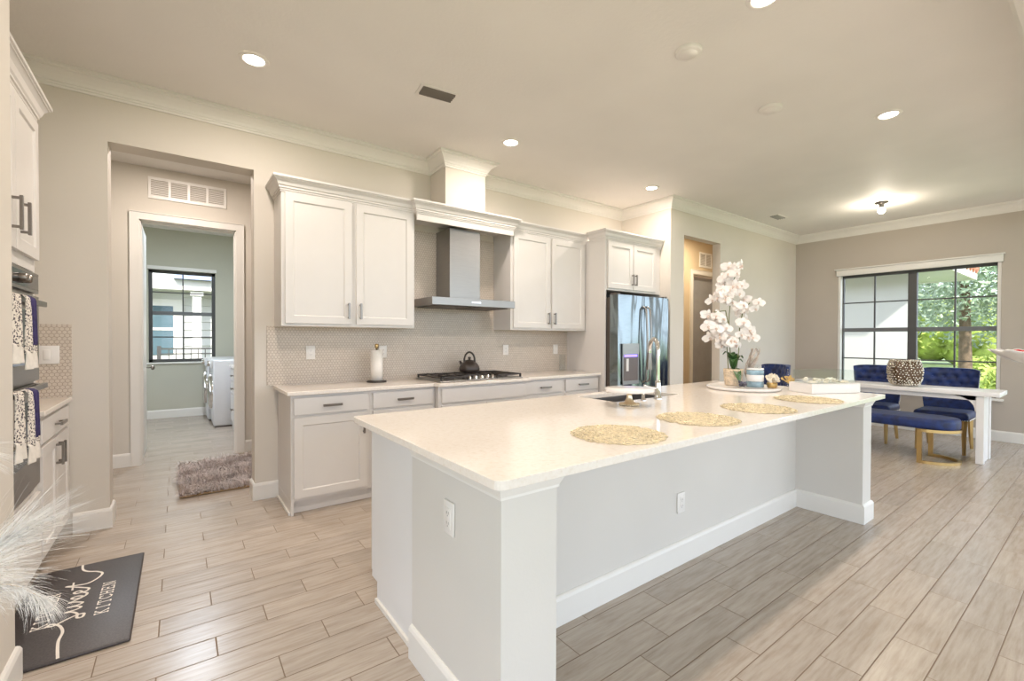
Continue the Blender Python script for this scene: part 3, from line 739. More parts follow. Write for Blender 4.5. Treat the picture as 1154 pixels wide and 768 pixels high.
for p_, x in ((dl, -.035), (dr_, .035)):
    MB().tube([(x, yd0-.01, .80), (x, yd0-.05, .83)]+[(x, yd0-.05-.022*math.sin(PI*k/10), .83+.82*k/10) for k in range(1, 10)]+[(x, yd0-.05, 1.65), (x, yd0-.01, 1.68)], .012, 8).obj('door_handle', 'steel', p_)
MB().tube([(-.34, yd0-.01, .64), (-.32, yd0-.05, .64), (.32, yd0-.05, .64), (.34, yd0-.01, .64)], .012, 8).obj('drawer_handle', 'steel', df)
dx0, dx1 = 3.985-(fx0+fx1)/2, 4.265-(fx0+fx1)/2
yy = yd0-.013
MB().box(dx0, dx1, yy-.012, yy+.004, 1.125, 1.25).box(dx0, dx0+.014, yy-.008, yy+.004, .80, 1.125).box(dx1-.014, dx1, yy-.008, yy+.004, .80, 1.125).box(dx0, dx1, yy-.012, yy+.004, .79, .83).obj('dispenser_panel', 'steel', dl, .002)
M['taupe'] = plain('dispenser_recess', (.16, .13, .12), .35)
MB().box(dx0+.014, dx1-.014, yy-.003, yy+.0, .83, 1.125).obj('dispenser_recess', 'taupe', dl)
MB().box(dx0+.03, dx1-.03, yy-.010, yy-.003, 1.10, 1.124).obj('dispenser_light', 'violet', dl)
MB().box(dx0+.06, dx0+.10, yy-.010, yy-.004, .94, 1.08).obj('dispenser_paddle', 'plastic', dl)
for x in (-hw, hw-.06): MB().box(x, x+.06, yd0+.02, yd0+.11, 1.801, 1.82).obj('hinge_cover', 'darksteel', fr)

# laundry machines
M['appliance'] = plain('white_appliance', (.66, .66, .68), .3, namp=.01)
def machine(name, label, cat, loc):
    r = thing(name, label, cat, loc, -PI/2)   # front (-y local) faces -x
    MB().rbox(-.34, .34, 0, .72, .02, .98, .02).obj('body', 'appliance', r)
    MB().box(-.33, .33, .02, .70, 0, .02).obj('plinth', 'slot', r)
    MB().rbox(-.33, .33, -.03, .0, .86, .975, .01).obj('control_panel', 'appliance', r)
    MB().lathe([(.26, 0), (.26, .03), (.20, .05), (.18, .045), (.17, .03), (0, .025)], mx=Matrix.Translation((0, 0, .5)) @ Matrix.Rotation(PI/2, 4, 'X'), seg=28).obj('door', 'chrome', r)
    MB().lathe([(.04, 0), (.04, .03), (.03, .035), (0, .035)], mx=Matrix.Translation((.1, -.03, .92)) @ Matrix.Rotation(PI/2, 4, 'X'), seg=18).obj('dial', 'chrome', r)
    return r
machine('clothes_dryer', 'white front-load dryer nearer the laundry door', 'dryer', (.40, 8.13, 0))
machine('washing_machine', 'white front-load washer under the laundry window corner', 'washer', (.36, 8.83, 0))
lc = thing('laundry_cabinet', 'white drawer cabinet in front of the dryer, mostly behind the door casing', 'cabinet', (1.28, 7.30, 0), -PI/2)
MB().box(-.42, .42, -.655, 0, 0, .88).obj('carcass', 'cab', lc)
for k, (z0, z1) in enumerate(((.70, .86), (.52, .68), (.12, .50))): drawer(lc, -.40, .40, z0, z1, -.675)
MB().box(-.43, .43, -.69, 0, .881, .915).obj('worktop', 'quartz', lc)
# ================================================================== CEILING FITTINGS
def downlight(x, y, label, watt=LAMP_W, lit=True):
    r = thing('recessed_light', label, 'ceiling light', (x, y, H), group='recessed ceiling lights')
    MB().lathe([(.058, -.002), (.062, -.008), (.080, -.006), (.086, -.0005)], seg=28, cap=False).obj('trim_ring', 'plastic', r)
    MB().lathe([(0, -.0035), (.058, -.0035)], seg=28, cap=False).obj('lens', 'lens', r)
    light('downlight_lamp', 'AREA', (x, y, H-.012), watt, WARM, .11)
    return r
downlight(.387, 3.26, 'lit recessed light nearest the hall opening')
downlight(2.385, 3.26, 'lit recessed light in front of the hood chimney')
downlight(4.40, 3.26, 'lit recessed light above the refrigerator')
downlight(4.435, 1.105, 'lit recessed light over the far end of the island', LAMP_W2)
downlight(2.413, 1.11, 'lit recessed light cut by the top edge of the photo', LAMP_W2)
downlight(.387, 1.11, 'lit recessed light over the near end of the island, above the frame', LAMP_W2)
light('hall_lamp', 'AREA', (.05, 5.1, H-.02), 14, WARM, .15)
light('laundry_fill', 'AREA', (.2, 7.2, H-.02), 26, (.76, .87, 1), .3)  # unseen cool fill added to brighten the laundry, no fixture there
light('passage_lamp', 'AREA', (6.9, 3.95, H-.02), 13, (1, .86, .66), .2)
for x, y, lb in ((2.489, 1.584, 'blank round cover plate on the ceiling over the island middle'), (3.597, 1.602, 'blank round cover plate on the ceiling over the island far end')):
    r = thing('ceiling_cover_plate', lb, 'cover plate', (x, y, H), group='round ceiling cover plates')
    MB().lathe([(.078, -.0005), (.077, -.016), (.068, -.022), (0, -.024)], seg=32).obj('plate', 'plastic', r)
    MB().lathe([(.052, -.0235), (.050, -.028), (0, -.029)], seg=28).obj('center_disc', 'plastic', r)
dlg = thing('flush_ceiling_lamp', 'small lit ceiling lamp over the dining table', 'ceiling light', (7.19, 1.85, H))
MB().lathe([(.07, -.0005), (.07, -.012), (.03, -.02), (.022, -.05), (.024, -.07), (0, -.07)], seg=24).obj('canopy', 'nickel', dlg)
MB().sphere((0, 0, -.105), .04, 16, 10).obj('bulb', 'bulb', dlg)
light('dining_lamp', 'POINT', (7.19, 1.85, H-.19), 8, (1, .88, .72), .04)

M['vent_dark'] = plain('vent_dark', (.05, .047, .04), .6)
def ceil_vent(x, y, w, l, rz, label, dark):
    r = thing('ceiling_vent', label, 'vent', (x, y, H), rz, 'ceiling vents')
    MB().box(-w/2-.02, w/2+.02, -l/2-.02, -l/2, -.006, -.0005).box(-w/2-.02, w/2+.02, l/2, l/2+.02, -.006, -.0005).box(-w/2-.02, -w/2, -l/2, l/2, -.006, -.0005).box(w/2, w/2+.02, -l/2, l/2, -.006, -.0005).obj('frame', 'plastic', r)
    MB().box(-w/2, w/2, -l/2, l/2, -.002, -.0005).obj('backing', 'vent_dark', r)
    m = MB(); n = 4
    for k in range(n):
        yk = -l/2+l*(k+.5)/n; m.add([(-w/2, yk-.012, -.003), (w/2, yk-.012, -.003), (w/2, yk+.006, -.016), (-w/2, yk+.006, -.016)], [(0, 1, 2, 3)])
    m.obj('slat', dark, r)
M['slat_dark'] = plain('bronze_slat', (.16, .14, .12), .5); M['slat_grey'] = plain('grey_slat', (.35, .34, .32), .5)
ceil_vent(1.49, 2.925, .24, .11, -.12, 'dark slatted ceiling vent above the left wall cabinet', 'slat_dark')
ceil_vent(6.87, 2.95, .26, .11, 0, 'small grey ceiling vent near the dining room corner', 'slat_grey')
def wall_grille(x, y, z, w, h, n, label, hot='plastic'):
    r = thing('return_air_grille', label, 'vent', (x, y, z), group='wall air grilles')
    f = .028; m = MB().box(-w/2, w/2, -.012, -.0005, 0, f).box(-w/2, w/2, -.012, -.0005, h-f, h)
    for k in range(n+1): xx = -w/2+(w-f*.8)*k/n; m.box(xx, xx+f*.8, -.012, -.0005, f, h-f)
    m.obj('frame', hot, r)
    MB().box(-w/2+.01, w/2-.01, -.003, -.0008, .01, h-.01).obj('backing', 'vent_grey', r)
    s = MB(); q = 9
    for k in range(q):
        z0 = f+(h-2*f)*k/q; s.add([(-w/2+.02, -.0035, z0+.012), (w/2-.02, -.0035, z0+.012), (w/2-.02, -.010, z0), (-w/2+.02, -.010, z0)], [(0, 1, 2, 3)])
    s.obj('louver', hot, r)
M['vent_grey'] = plain('grille_backing', (.42, .37, .31), .7)
wall_grille(.095, YD, 2.735, .68, .22, 4, 'white four-panel air grille above the laundry door')
wall_grille(7.73, YK, 2.60, .40, .27, 2, 'white two-panel air grille in the ochre passage')

# outlets and switches
def plate(name, loc, rz, label, cat='outlet', w=.074, h=.116, kind='duplex'):
    r = thing(name, label, cat, loc, rz, 'wall outlets' if cat == 'outlet' else None)
    MB().rbox(-w/2, w/2, -.007, -.0003, -h/2, h/2, .004).obj('cover_plate', 'plastic', r)
    if kind == 'duplex':
        MB().rbox(-.018, .018, -.0095, -.006, -.036, .036, .003).obj('receptacle', 'plastic', r)
        m = MB()
        for z in (-.018, .018): m.box(-.008, -.005, -.0102, -.0094, z-.004, z+.006).box(.005, .008, -.0102, -.0094, z-.004, z+.006).box(-.002, .002, -.0102, -.0094, z-.011, z-.007)
        m.obj('slot', 'slotgrey', r)
    else:
        MB().rbox(-.016, .016, -.011, -.006, -.033, .033, .003).obj('rocker', 'plastic', r)
YT = YB-.0105
plate('wall_outlet', (.903, YT, 1.180), 0, 'white outlet on the tile left of the paper towels')
plate('wall_outlet', (1.535, YT, 1.178), 0, 'white outlet on the tile half hidden behind the paper towel roll')
plate('wall_outlet', (2.945, YT, 1.175), 0, 'white outlet on the tile just right of the cooktop')
plate('wall_outlet', (3.69, YT, 1.175), 0, 'white outlet on the tile nearest the fridge panel', kind='blank')
plate('light_switch', (-.682, YT, 1.19), 0, 'white rocker switch plate on the left tile behind the ovens', 'switch', .118, .118, 'rocker')
plate('wall_outlet', (PX0-.0005, 1.40, .675), -PI/2, 'white outlet on the near end face of the island', w=.074, h=.118)
plate('wall_outlet', (2.34, KY-.0005, .357), 0, 'white outlet low on the island knee wall under the overhang', w=.074, h=.118)

# ================================================================== ON THE ISLAND
def placemat(r):
    m = MB(); rnd = random.Random(3)
    # openwork disc of short looping wires
    for ring in range(1, 13):
        rr = r*ring/12.5; n = max(6, int(ring*5))
        for k in range(n):
            a = 2*PI*k/n+rnd.uniform(-.1, .1); L = .020; b = a+PI/2+rnd.uniform(-.9, .9)
            c = (rr*math.cos(a), rr*math.sin(a)); pts = []
            for t in range(9):
                q = 2*PI*t/8; e = (L*math.cos(q), L*.5*math.sin(q))
                pts.append((c[0]+e[0]*math.cos(b)-e[1]*math.sin(b), c[1]+e[0]*math.sin(b)+e[1]*math.cos(b), .003+.0012*math.sin(q+k)))
            m.tube(pts, .0018, 4)
    return m
pm = None
for k, (x, y, lb) in enumerate(((1.44, 1.222, 'round gold openwork placemat nearest the front corner of the island'), (2.035, 1.232, 'second gold placemat along the island from the near end'),
                         (2.62, 1.222, 'third gold placemat along the island, before the orchid tray'), (3.27, 1.212, 'farthest gold placemat, in front of the acrylic shell box'))):
    if pm is None: pm = placemat(.185).obj('placemat', 'palegold'); o = pm
    else: o = pm.copy(); C.objects.link(o)
    o.location = (x, y, .9145); o.rotation_euler = (0, 0, k*1.1); tag(o, lb, 'placemat', 'gold placemats on the island')

cs = thing('cake_stand', 'white marble cake stand on a gold beaded pedestal by the sink', 'cake stand', (2.135, 1.728, .9145))
M['marble'] = plain('white_marble', (.80, .76, .72), .15, nscale=5, namp=.06)
MB().lathe([(0, .082), (.140, .082), (.143, .086), (.143, .096), (.140, .100), (0, .100)], seg=48).obj('plate', 'marble', cs)
MB().lathe([(.052, .0005), (.054, .006), (.046, .012), (.03, .018), (.018, .04), (.015, .06), (.02, .074), (.034, .081), (0, .0815)], seg=28).obj('pedestal', 'champagne', cs)
bd = MB()
for k in range(26): bd.sphere((.056*math.cos(2*PI*k/26), .056*math.sin(2*PI*k/26), .0065), .006, 8, 6)
bd.obj('bead_trim', 'champagne', cs)

fc = thing('kitchen_faucet', 'chrome gooseneck pull-down faucet beside the island sink', 'faucet', (2.51, 1.80, .914), -.56)
MB().lathe([(.027, .0005), (.027, .008), (.02, .014), (.018, .10), (.0165, .12), (0, .12)], seg=20).obj('base', 'chrome', fc)
neck = [(0, 0, .10), (0, 0, .28)]+[(0, .075-.075*math.cos(t), .31+.08*math.sin(t)) for t in [PI*k/10 for k in range(11)]]+[(0, .15, .29)]
MB().tube(neck, .013, 12).obj('neck', 'chrome', fc)
MB().tube([(0, .15, .295), (0, .152, .24), (0, .155, .18)], [.014, .018, .020], 12).obj('spray_head', 'nickel', fc)
MB().tube([(-.015, 0, .07), (-.05, 0, .075), (-.10, -.01, .09)], [.011, .008, .007], 8).obj('lever', 'chrome', fc)
sp = thing('soap_dispenser', 'small chrome soap pump to the left of the faucet', 'soap dispenser', (2.36, 1.80, .914))
MB().lathe([(.018, .0005), (.018, .01), (.010, .014), (.009, .05), (0, .05)], seg=16).obj('base', 'chrome', sp)
MB().tube([(0, 0, .048), (0, 0, .06), (0, .05, .062)], [.008, .008, .005], 8).obj('spout', 'chrome', sp)

# decor tray
TX, TYY = 3.565, 1.775
tr = thing('round_tray', 'round white tray holding the orchid and jars on the island', 'tray', (TX, TYY, .9145))
MB().lathe([(0, .0005), (.250, .0005), (.262, .008), (.265, .022), (.260, .024), (.252, .012), (0, .011)], seg=56).obj('dish', 'marble', tr)
TZ = .9265
o = MB().rbox(-.022, .022, -.012, .012, 0, .012, .003).obj('dark_trinket', 'slot'); o.location = (3.335, 1.72, TZ); o.rotation_euler = (0, 0, .6)
tag(o, 'tiny dark trinket at the near edge of the round tray', 'ornament')
OX, OY = 3.655, 1.90
op = thing('potted_orchid', 'tall white artificial orchid in a woven basket pot', 'plant', (OX, OY, TZ))
bk = MB().lathe([(.058, .001), (.066, .03), (.072, .09), (.075, .135), (.069, .135), (.066, .09), (.058, .012), (0, .012)], seg=32, cap=False)
for j in range(8):
    for k in range(20):
        a = 2*PI*(k+.5*(j % 2))/20; rr = .060+.013*(j/7)**.8
        bk.rbox(-.0085, .0085, -.003, .003, -.006, .006, .0025, Matrix.Translation((rr*math.cos(a), rr*math.sin(a), .012+j*.016)) @ Matrix.Rotation(a+PI/2, 4, 'Z'), 1)
bk.obj('basket_pot', 'basket', op)
MB().lathe([(0, .11), (.066, .115), (.064, .122), (.03, .128), (0, .13)], seg=20, cap=False).obj('moss', 'bark', op)
def strap(mb, base, ang, L, rise, w, droop):
    def fn(u, v):
        s_ = v; r_ = L*s_; z = rise*math.sin(min(1, s_*1.1)*PI*.6)-droop*s_*s_
        ww = w*math.sin(PI*min(.97, .08+s_*.92))**.6*(u-.5)*2
        return (base[0]+r_*math.cos(ang)-ww*math.sin(ang), base[1]+r_*math.sin(ang)+ww*math.cos(ang), base[2]+z-abs(u-.5)*-.02)
    mb.grid(fn, 4, 8)
for ang, L, rise, dr0 in ((-2.3, .13, .03, .12), (-.6, .08, .13, .03), (.8, .09, .15, .02), (2.3, .08, .16, .03), (3.6, .09, .11, .04), (-1.3, .07, .10, .03), (-2.7, .08, .14, .02)):
    m = MB(); strap(m, (0, 0, .125), ang, L, rise, .032, dr0); m.obj('leaf', 'leaf', op)
Rv = Vector((.805, -.594, 0)); PXM = .00735
def opt(u, v, dep=0):  # orchid sprays are laid out in the plane of the fan they form: a metres sideways, z up
    return Rv*((u-823)*PXM)+Vector((.594, .805, 0))*dep+Vector((0, 0, (433-v)*PXM))
stems = [[(822, 418, 0), (820, 395, .01), (819, 360, .02), (820, 325, .0), (824, 306, -.03)],
         [(819, 418, .02), (817, 390, .02), (817, 365, 0), (812, 350, -.03), (798, 352, -.05)],
         [(826, 418, 0), (829, 395, .0), (831, 368, .02), (835, 348, .02), (843, 341, .03)]]
for st in stems:
    P = [opt(*q) for q in st]; Q = []
    for i in range(len(P)-1):
        for t in (0, .33, .66): Q.append(P[i].lerp(P[i+1], t))
    Q.append(P[-1]); MB().tube(Q, .0042, 6).obj('stem', 'stem', op)
def flower():
    pt = MB()
    def petal(ang, L, w, cup):
        def fn(u, v):
            r_ = L*v; ww = w*math.sin(PI*min(.96, .06+.94*v))**.55*(u-.5)*2
            z = -cup*v*v+.004*math.sin(u*PI)
            return (r_*math.cos(ang)-ww*math.sin(ang), z, r_*math.sin(ang)+ww*math.cos(ang))
        pt.grid(fn, 4, 5)
    for k in range(3): petal(PI/2+k*2*PI/3, .052, .018, -.012)
    for s_ in (0, PI): petal(s_+.12*(1 if s_ == 0 else -1), .058, .030, -.016)
    return pt
fm = flower(); f0 = fm.obj('blossom', 'petal', op); f0.location = (0, 0, .5)
lp = MB().sphere((0, -.010, -.004), .010, 8, 6).sphere((0, -.016, -.016), .006, 8, 6).obj('lip', 'lip', f0)
clusters = [((822, 310), 11, 9, 10), ((822, 326), 8, 10, 6), ((808, 333), 9, 9, 6), ((838, 345), 10, 10, 8), ((801, 362), 12, 10, 9), ((806, 377), 13, 12, 8), ((820, 383), 10, 9, 8), ((837, 369), 9, 7, 11), ((816, 338), 4, 6, 5)]
rnd = random.Random(11); first = True
for (cu, cv), n, du, dv in clusters:
    for k in range(n):
        p_ = opt(cu+rnd.uniform(-du, du), cv+rnd.uniform(-dv, dv), rnd.uniform(-.06, .05))
        rot = (rnd.uniform(-.5, .35), rnd.uniform(-.5, .5), math.radians(-40)+rnd.uniform(-.8, .8)); sc = rnd.uniform(.78, 1.1)
        if first: f = f0; first = False
        else:
            f = f0.copy(); C.objects.link(f); f.parent = op; l = lp.copy(); C.objects.link(l); l.parent = f
        f.location = p_; f.rotation_euler = rot; f.scale = (sc, sc, sc)
# driftwood
dw_ = MB(); rnd = random.Random(5)
for k in range(5):
    P = []; ph = rnd.uniform(0, 6)
    for t in range(14):
        s_ = t/13; P.append(Vector((.028*math.sin(ph+s_*6+k), .028*math.cos(ph+s_*5), .014+.29*s_))+Rv*(.03*(k-2)*.5*(1-s_*.3)))
    dw_.tube(P, [.011*(1-.5*t/13)+.002*math.sin(t*2+k) for t in range(14)], 7)
dw_.tube([Rv*-.03+Vector((0, 0, .012)), Rv*-.04+Vector((0, 0, .07)), Rv*-.01+Vector((0, 0, .12)), Rv*.05+Vector((0, 0, .15))], [.006, .005, .004, .002], 6)
o = dw_.obj('driftwood_sculpture', 'bark'); o.location = (3.785, 1.812, TZ); tag(o, 'twisted grey driftwood branch standing behind the jars just right of the orchid pot', 'ornament')
gj = thing('glass_jar', 'small clear glass jar with dark potpourri in front of the basket pot', 'jar', (3.535, 1.765, TZ))
MB().lathe([(0, .001), (.036, .001), (.043, .015), (.043, .055), (.030, .075), (.028, .088), (.032, .092)], seg=24, cap=False).obj('glass', 'clear', gj)
pp = MB(); rnd = random.Random(9)
for k in range(26): pp.sphere((rnd.uniform(-.022, .022), rnd.uniform(-.022, .022), .014+rnd.uniform(0, .036)), rnd.uniform(.006, .011), 7, 5)
M['potpourri'] = plain('dark_potpourri', (.09, .08, .11), .7, nscale=40, namp=.6)
pp.obj('potpourri', 'potpourri', gj, kind='stuff')
MB().lathe([(.030, .093), (.034, .10), (.026, .112), (.008, .118), (.010, .128), (0, .132)], seg=20).obj('lid', 'clear', gj)
# striped candle jar
cj = thing('candle_jar', 'tall two-tier candle jar with blue and white bands', 'candle', (3.675, 1.735, TZ))
M['blueband'] = plain('blue_grey_band', (.26, .38, .45), .25, nscale=14, namp=.35)
for z0, nm, mt in ((.001, 'blue_band', 'blueband'), (.046, 'white_band', 'ceramic'), (.098, 'blue_band', 'blueband'), (.136, 'white_band', 'ceramic')):
    z1 = {.001: .045, .046: .097, .098: .135, .136: .150}[z0]
    MB().lathe([(.058, z0), (.062, z0+.004), (.062, z1-.004), (.058, z1)], seg=32).obj(nm, mt, cj)
MB().lathe([(.066, .151), (.068, .156), (.066, .172), (.02, .178), (0, .178)], seg=32).obj('lid', 'clear', cj)
# small cream flower cluster
cf = thing('faux_flower_cluster', 'small cream faux flower bunch right of the striped candle jar', 'flowers', (3.715, 1.625, TZ))
MB().lathe([(.03, .001), (.038, .02), (.036, .04), (.030, .042), (0, .040)], seg=20).obj('bowl', 'gold', cf)
M['cream'] = plain('cream_petals', (.80, .72, .58), .6, nscale=30, namp=.12)
rnd = random.Random(21)
base = None
for k in range(16):
    a = rnd.uniform(0, 2*PI); e = rnd.uniform(.1, 1.4); p_ = (.036*math.cos(a)*math.cos(e), .036*math.sin(a)*math.cos(e), .045+.05*math.sin(e))
    if base is None:
        base = fm.obj('blossom', 'cream', cf); f = base
    else: f = base.copy(); C.objects.link(f); f.parent = cf
    f.location = p_; f.rotation_euler = (rnd.uniform(-1, .6), rnd.uniform(-1, 1), rnd.uniform(-2, .5)); f.scale = (.42,)*3
# acrylic shell box on its tray
BXC, BYC, BR = 3.865, 1.325, math.atan2(-.18, .37)
mxb = Matrix.Translation((BXC, BYC, .9145)) @ Matrix.Rotation(BR, 4, 'Z')
bt = thing('box_tray', 'low white rectangular tray under the clear acrylic shell box', 'tray', (BXC, BYC, .9145), BR)
MB().box(-.205, .205, -.105, .105, .0005, .064).box(-.205, .205, -.105, -.093, .064, .070).box(-.205, .205, .093, .105, .064, .070).box(-.205, -.193, -.093, .093, .064, .070).box(.193, .205, -.093, .093, .064, .070).obj('tray_body', 'white', bt, .003)
ab = thing('acrylic_box', 'clear acrylic box of seashells standing on the white rectangular tray', 'box', (BXC, BYC, .9790), BR)
MB().box(-.185, .185, -.088, -.084, .0005, .098).box(-.185, .185, .084, .088, .0005, .098).box(-.185, -.181, -.084, .084, .0005, .098).box(.181, .185, -.084, .084, .0005, .098).box(-.181, .181, -.084, .084, .0005, .004).obj('panel', 'clear', ab)
MB().box(-.185, .185, -.088, .088, .0985, .1015).box(-.03, .03, -.005, .005, .1015, .111).obj('lid', 'clear', ab)
M['shell'] = plain('cream_shell', (.80, .74, .62), .45, nscale=45, namp=.18); M['shell2'] = plain('ochre_coral', (.66, .46, .17), .7, nscale=60, namp=.3)
def scallop():
    def fn(u, v):
        a = (u-.5)*2.5; r_ = .042*v*(1+.06*math.cos(u*PI*14)); return (r_*math.sin(a), r_*math.cos(a)-.02, .014*math.sin(PI*min(1, v+.1))+.003*math.cos(u*PI*14)*v+.004)
    return MB().grid(fn, 28, 6)
def whelk():
    m = MB(); P = []; R_ = []
    for k in range(40):
        s_ = k/39; a = s_*5*PI*2*.5; rr = .018*(1-s_)**.8
        P.append((.4*rr*math.cos(a), .05*s_-.02, .021+.4*rr*math.sin(a))); R_.append(.012*(1-s_)+.001)
    return m.tube(P, R_, 8)
rnd = random.Random(4); protos = {}
places = [(-.14, -.035), (-.075, -.035), (-.02, -.045), (.03, -.0), (.075, -.045), (.11, .02), (.145, -.04), (-.135, .045), (.05, .052), (-.04, .045)]
descr = ['at the left front corner', 'front and left of the middle', 'at the front left of centre', 'in the very middle', 'at the front right of centre', 'right of the middle', 'at the right front corner', 'at the left rear corner', 'at the rear right of centre', 'at the rear left of centre']
for k, (x, y) in enumerate(places):
    kd = 'scallop_shell' if k % 2 == 0 else 'whelk_shell'
    if kd not in protos: o = (scallop() if k % 2 == 0 else whelk()).obj(kd, 'shell'); protos[kd] = o
    else: o = protos[kd].copy(); C.objects.link(o)
    o.location = mxb @ Vector((x*.95, y*.9, .0695)); o.rotation_euler = (0, 0, rnd.uniform(0, 6)); s_ = rnd.uniform(.85, 1.05); o.scale = (s_, s_, s_)
    tag(o, f'cream {kd.replace("_", " ")} {descr[k]} of the acrylic box', 'seashell', 'seashells in the acrylic box')
cr = MB(); rnd = random.Random(8)
def branch(p_, d_, L, r_, lev):
    q = p_+d_*L; cr.tube([p_, p_.lerp(q, .5)+Vector((rnd.uniform(-.004, .004),)*3), q], [r_, r_*.9, r_*.7], 6)
    cr.sphere(q, r_*1.15, 7, 5)
    if lev:
        for _ in range(3):
            e = (d_+Vector((rnd.uniform(-.8, .8), rnd.uniform(-.8, .8), rnd.uniform(-.1, .7)))).normalized(); branch(q, e, L*.75, r_*.75, lev-1)
branch(Vector((0, 0, .008)), Vector((.55, -.1, .5)).normalized(), .045, .009, 3)
branch(Vector((0, 0, .008)), Vector((-.3, .3, .6)).normalized(), .035, .008, 2)
o = cr.obj('ochre_coral', 'shell2'); o.location = (3.865, 1.53, .9145); o.rotation_euler = (0, 0, 1.3); tag(o, 'ochre branching coral piece standing behind the left end of the acrylic box', 'coral')
# ================================================================== FLOOR THINGS
hw_ = thing('kitchen_mat', 'black anti-fatigue mat lettered KITCHEN sweet KITCHEN before the ovens', 'mat', (-.395, 3.0, 0), PI/2)
# local x -> +Y (reading direction), local y -> -X (up the lettering)
M['mat'] = plain('black_mat', (.060, .050, .048), .45, nscale=120, namp=.25, bstr=.15)
MB().rbox(-.485, .485, -.225, .225, .0005, .016, .008).obj('pad', 'mat', hw_)
M['ink'] = plain('cream_lettering', (.80, .74, .66), .6)
ZC = [0]
def seg2(m, a, b, w):
    ZC[0] += 1; z = .0163+.000012*(ZC[0] % 90)
    d = Vector((b[0]-a[0], b[1]-a[1])); L = d.length
    if L < 1e-6: return
    d /= L; n_ = Vector((-d.y, d.x))*w/2; A = Vector(a)-d*w*.3; B = Vector(b)+d*w*.3
    m.add([(A.x-n_.x, A.y-n_.y, z), (B.x-n_.x, B.y-n_.y, z), (B.x+n_.x, B.y+n_.y, z), (A.x+n_.x, A.y+n_.y, z)], [(0, 1, 2, 3)])
GL = {'K': [((.15, 0), (.15, 1)), ((.15, .42), (.8, 1)), ((.35, .6), (.85, 0)), ((0, 0), (.32, 0)), ((0, 1), (.32, 1)), ((.65, 1), (.95, 1)), ((.68, 0), (1, 0))],
      'I': [((.5, 0), (.5, 1)), ((.3, 0), (.7, 0)), ((.3, 1), (.7, 1))],
      'T': [((.5, 0), (.5, 1)), ((.05, 1), (.95, 1)), ((.05, 1), (.05, .8)), ((.95, 1), (.95, .8)), ((.32, 0), (.68, 0))],
      'C': [((.9, .75), (.9, 1)), ((.9, .85), (.6, 1)), ((.6, 1), (.3, .93)), ((.3, .93), (.1, .65)), ((.1, .65), (.1, .35)), ((.1, .35), (.3, .07)), ((.3, .07), (.6, 0)), ((.6, 0), (.92, .2))],
      'H': [((.18, 0), (.18, 1)), ((.82, 0), (.82, 1)), ((.18, .5), (.82, .5)), ((.02, 0), (.34, 0)), ((.02, 1), (.34, 1)), ((.66, 0), (.98, 0)), ((.66, 1), (.98, 1))],
      'E': [((.18, 0), (.18, 1)), ((.02, 1), (.85, 1)), ((.02, 0), (.88, 0)), ((.18, .52), (.6, .52)), ((.85, 1), (.85, .78)), ((.88, 0), (.88, .24)), ((.6, .62), (.6, .42))],
      'N': [((.15, 0), (.15, 1)), ((.15, 1), (.85, 0)), ((.85, 0), (.85, 1)), ((0, 0), (.32, 0)), ((0, 1), (.2, 1)), ((.68, 1), (1, 1))]}
def word(y0, xs, xe, hgt):
    m = MB(); T = 'KITCHEN'; adv = (xe-xs)/len(T)
    for k, ch in enumerate(T):
        for a, b in GL[ch]:
            seg2(m, (xs+k*adv+a[0]*adv*.78, y0+a[1]*hgt), (xs+k*adv+b[0]*adv*.78, y0+b[1]*hgt), .006)
    return m
word(-.122, -.18, .17, .046).obj('lettering', 'ink', hw_)
word(.085, -.18, .17, .046).obj('lettering', 'ink', hw_)
# flowing script «sweet» with tails to both edges (knots: along, up)
sc_ = [(-.475, .0), (-.40, .012), (-.33, .020), (-.26, .018), (-.20, .035), (-.165, .06), (-.16, .075), (-.175, .078), (-.178, .055), (-.15, .022), (-.13, -.015), (-.135, -.035), (-.165, -.033), (-.16, -.015), (-.12, -.01), (-.09, .01), (-.075, .035), (-.07, .0), (-.055, -.015), (-.035, .005), (-.028, .035), (-.025, .0), (-.01, -.015), (.012, .012), (.02, .036),
       (.03, .018), (.055, -.008), (.075, .012), (.068, .033), (.05, .022), (.055, -.012), (.085, -.02), (.11, -.002), (.135, .014), (.128, .033), (.11, .022), (.115, -.012), (.14, -.02), (.17, .01), (.20, .045), (.225, .075), (.21, .03), (.205, -.005), (.225, -.03), (.26, -.05), (.30, -.055), (.34, -.03), (.37, .01), (.41, .035), (.475, .045)]
def crom(P, n=6):
    out = []
    for i in range(len(P)-1):
        p0, p1, p2, p3 = [Vector(P[max(0, min(len(P)-1, i+k))]) for k in (-1, 0, 1, 2)]
        for t in range(n):
            t /= n; out.append(.5*((2*p1)+(p2-p0)*t+(2*p0-5*p1+4*p2-p3)*t*t+(3*p1-p0-3*p2+p3)*t**3))
    out.append(Vector(P[-1])); return out
m = MB(); Q = crom(sc_)
for a, b in zip(Q, Q[1:]): seg2(m, (a.x, a.y), (b.x, b.y), .0105)
seg2(m, (.165, .045), (.255, .052), .008)
m.obj('script_lettering', 'ink', hw_)

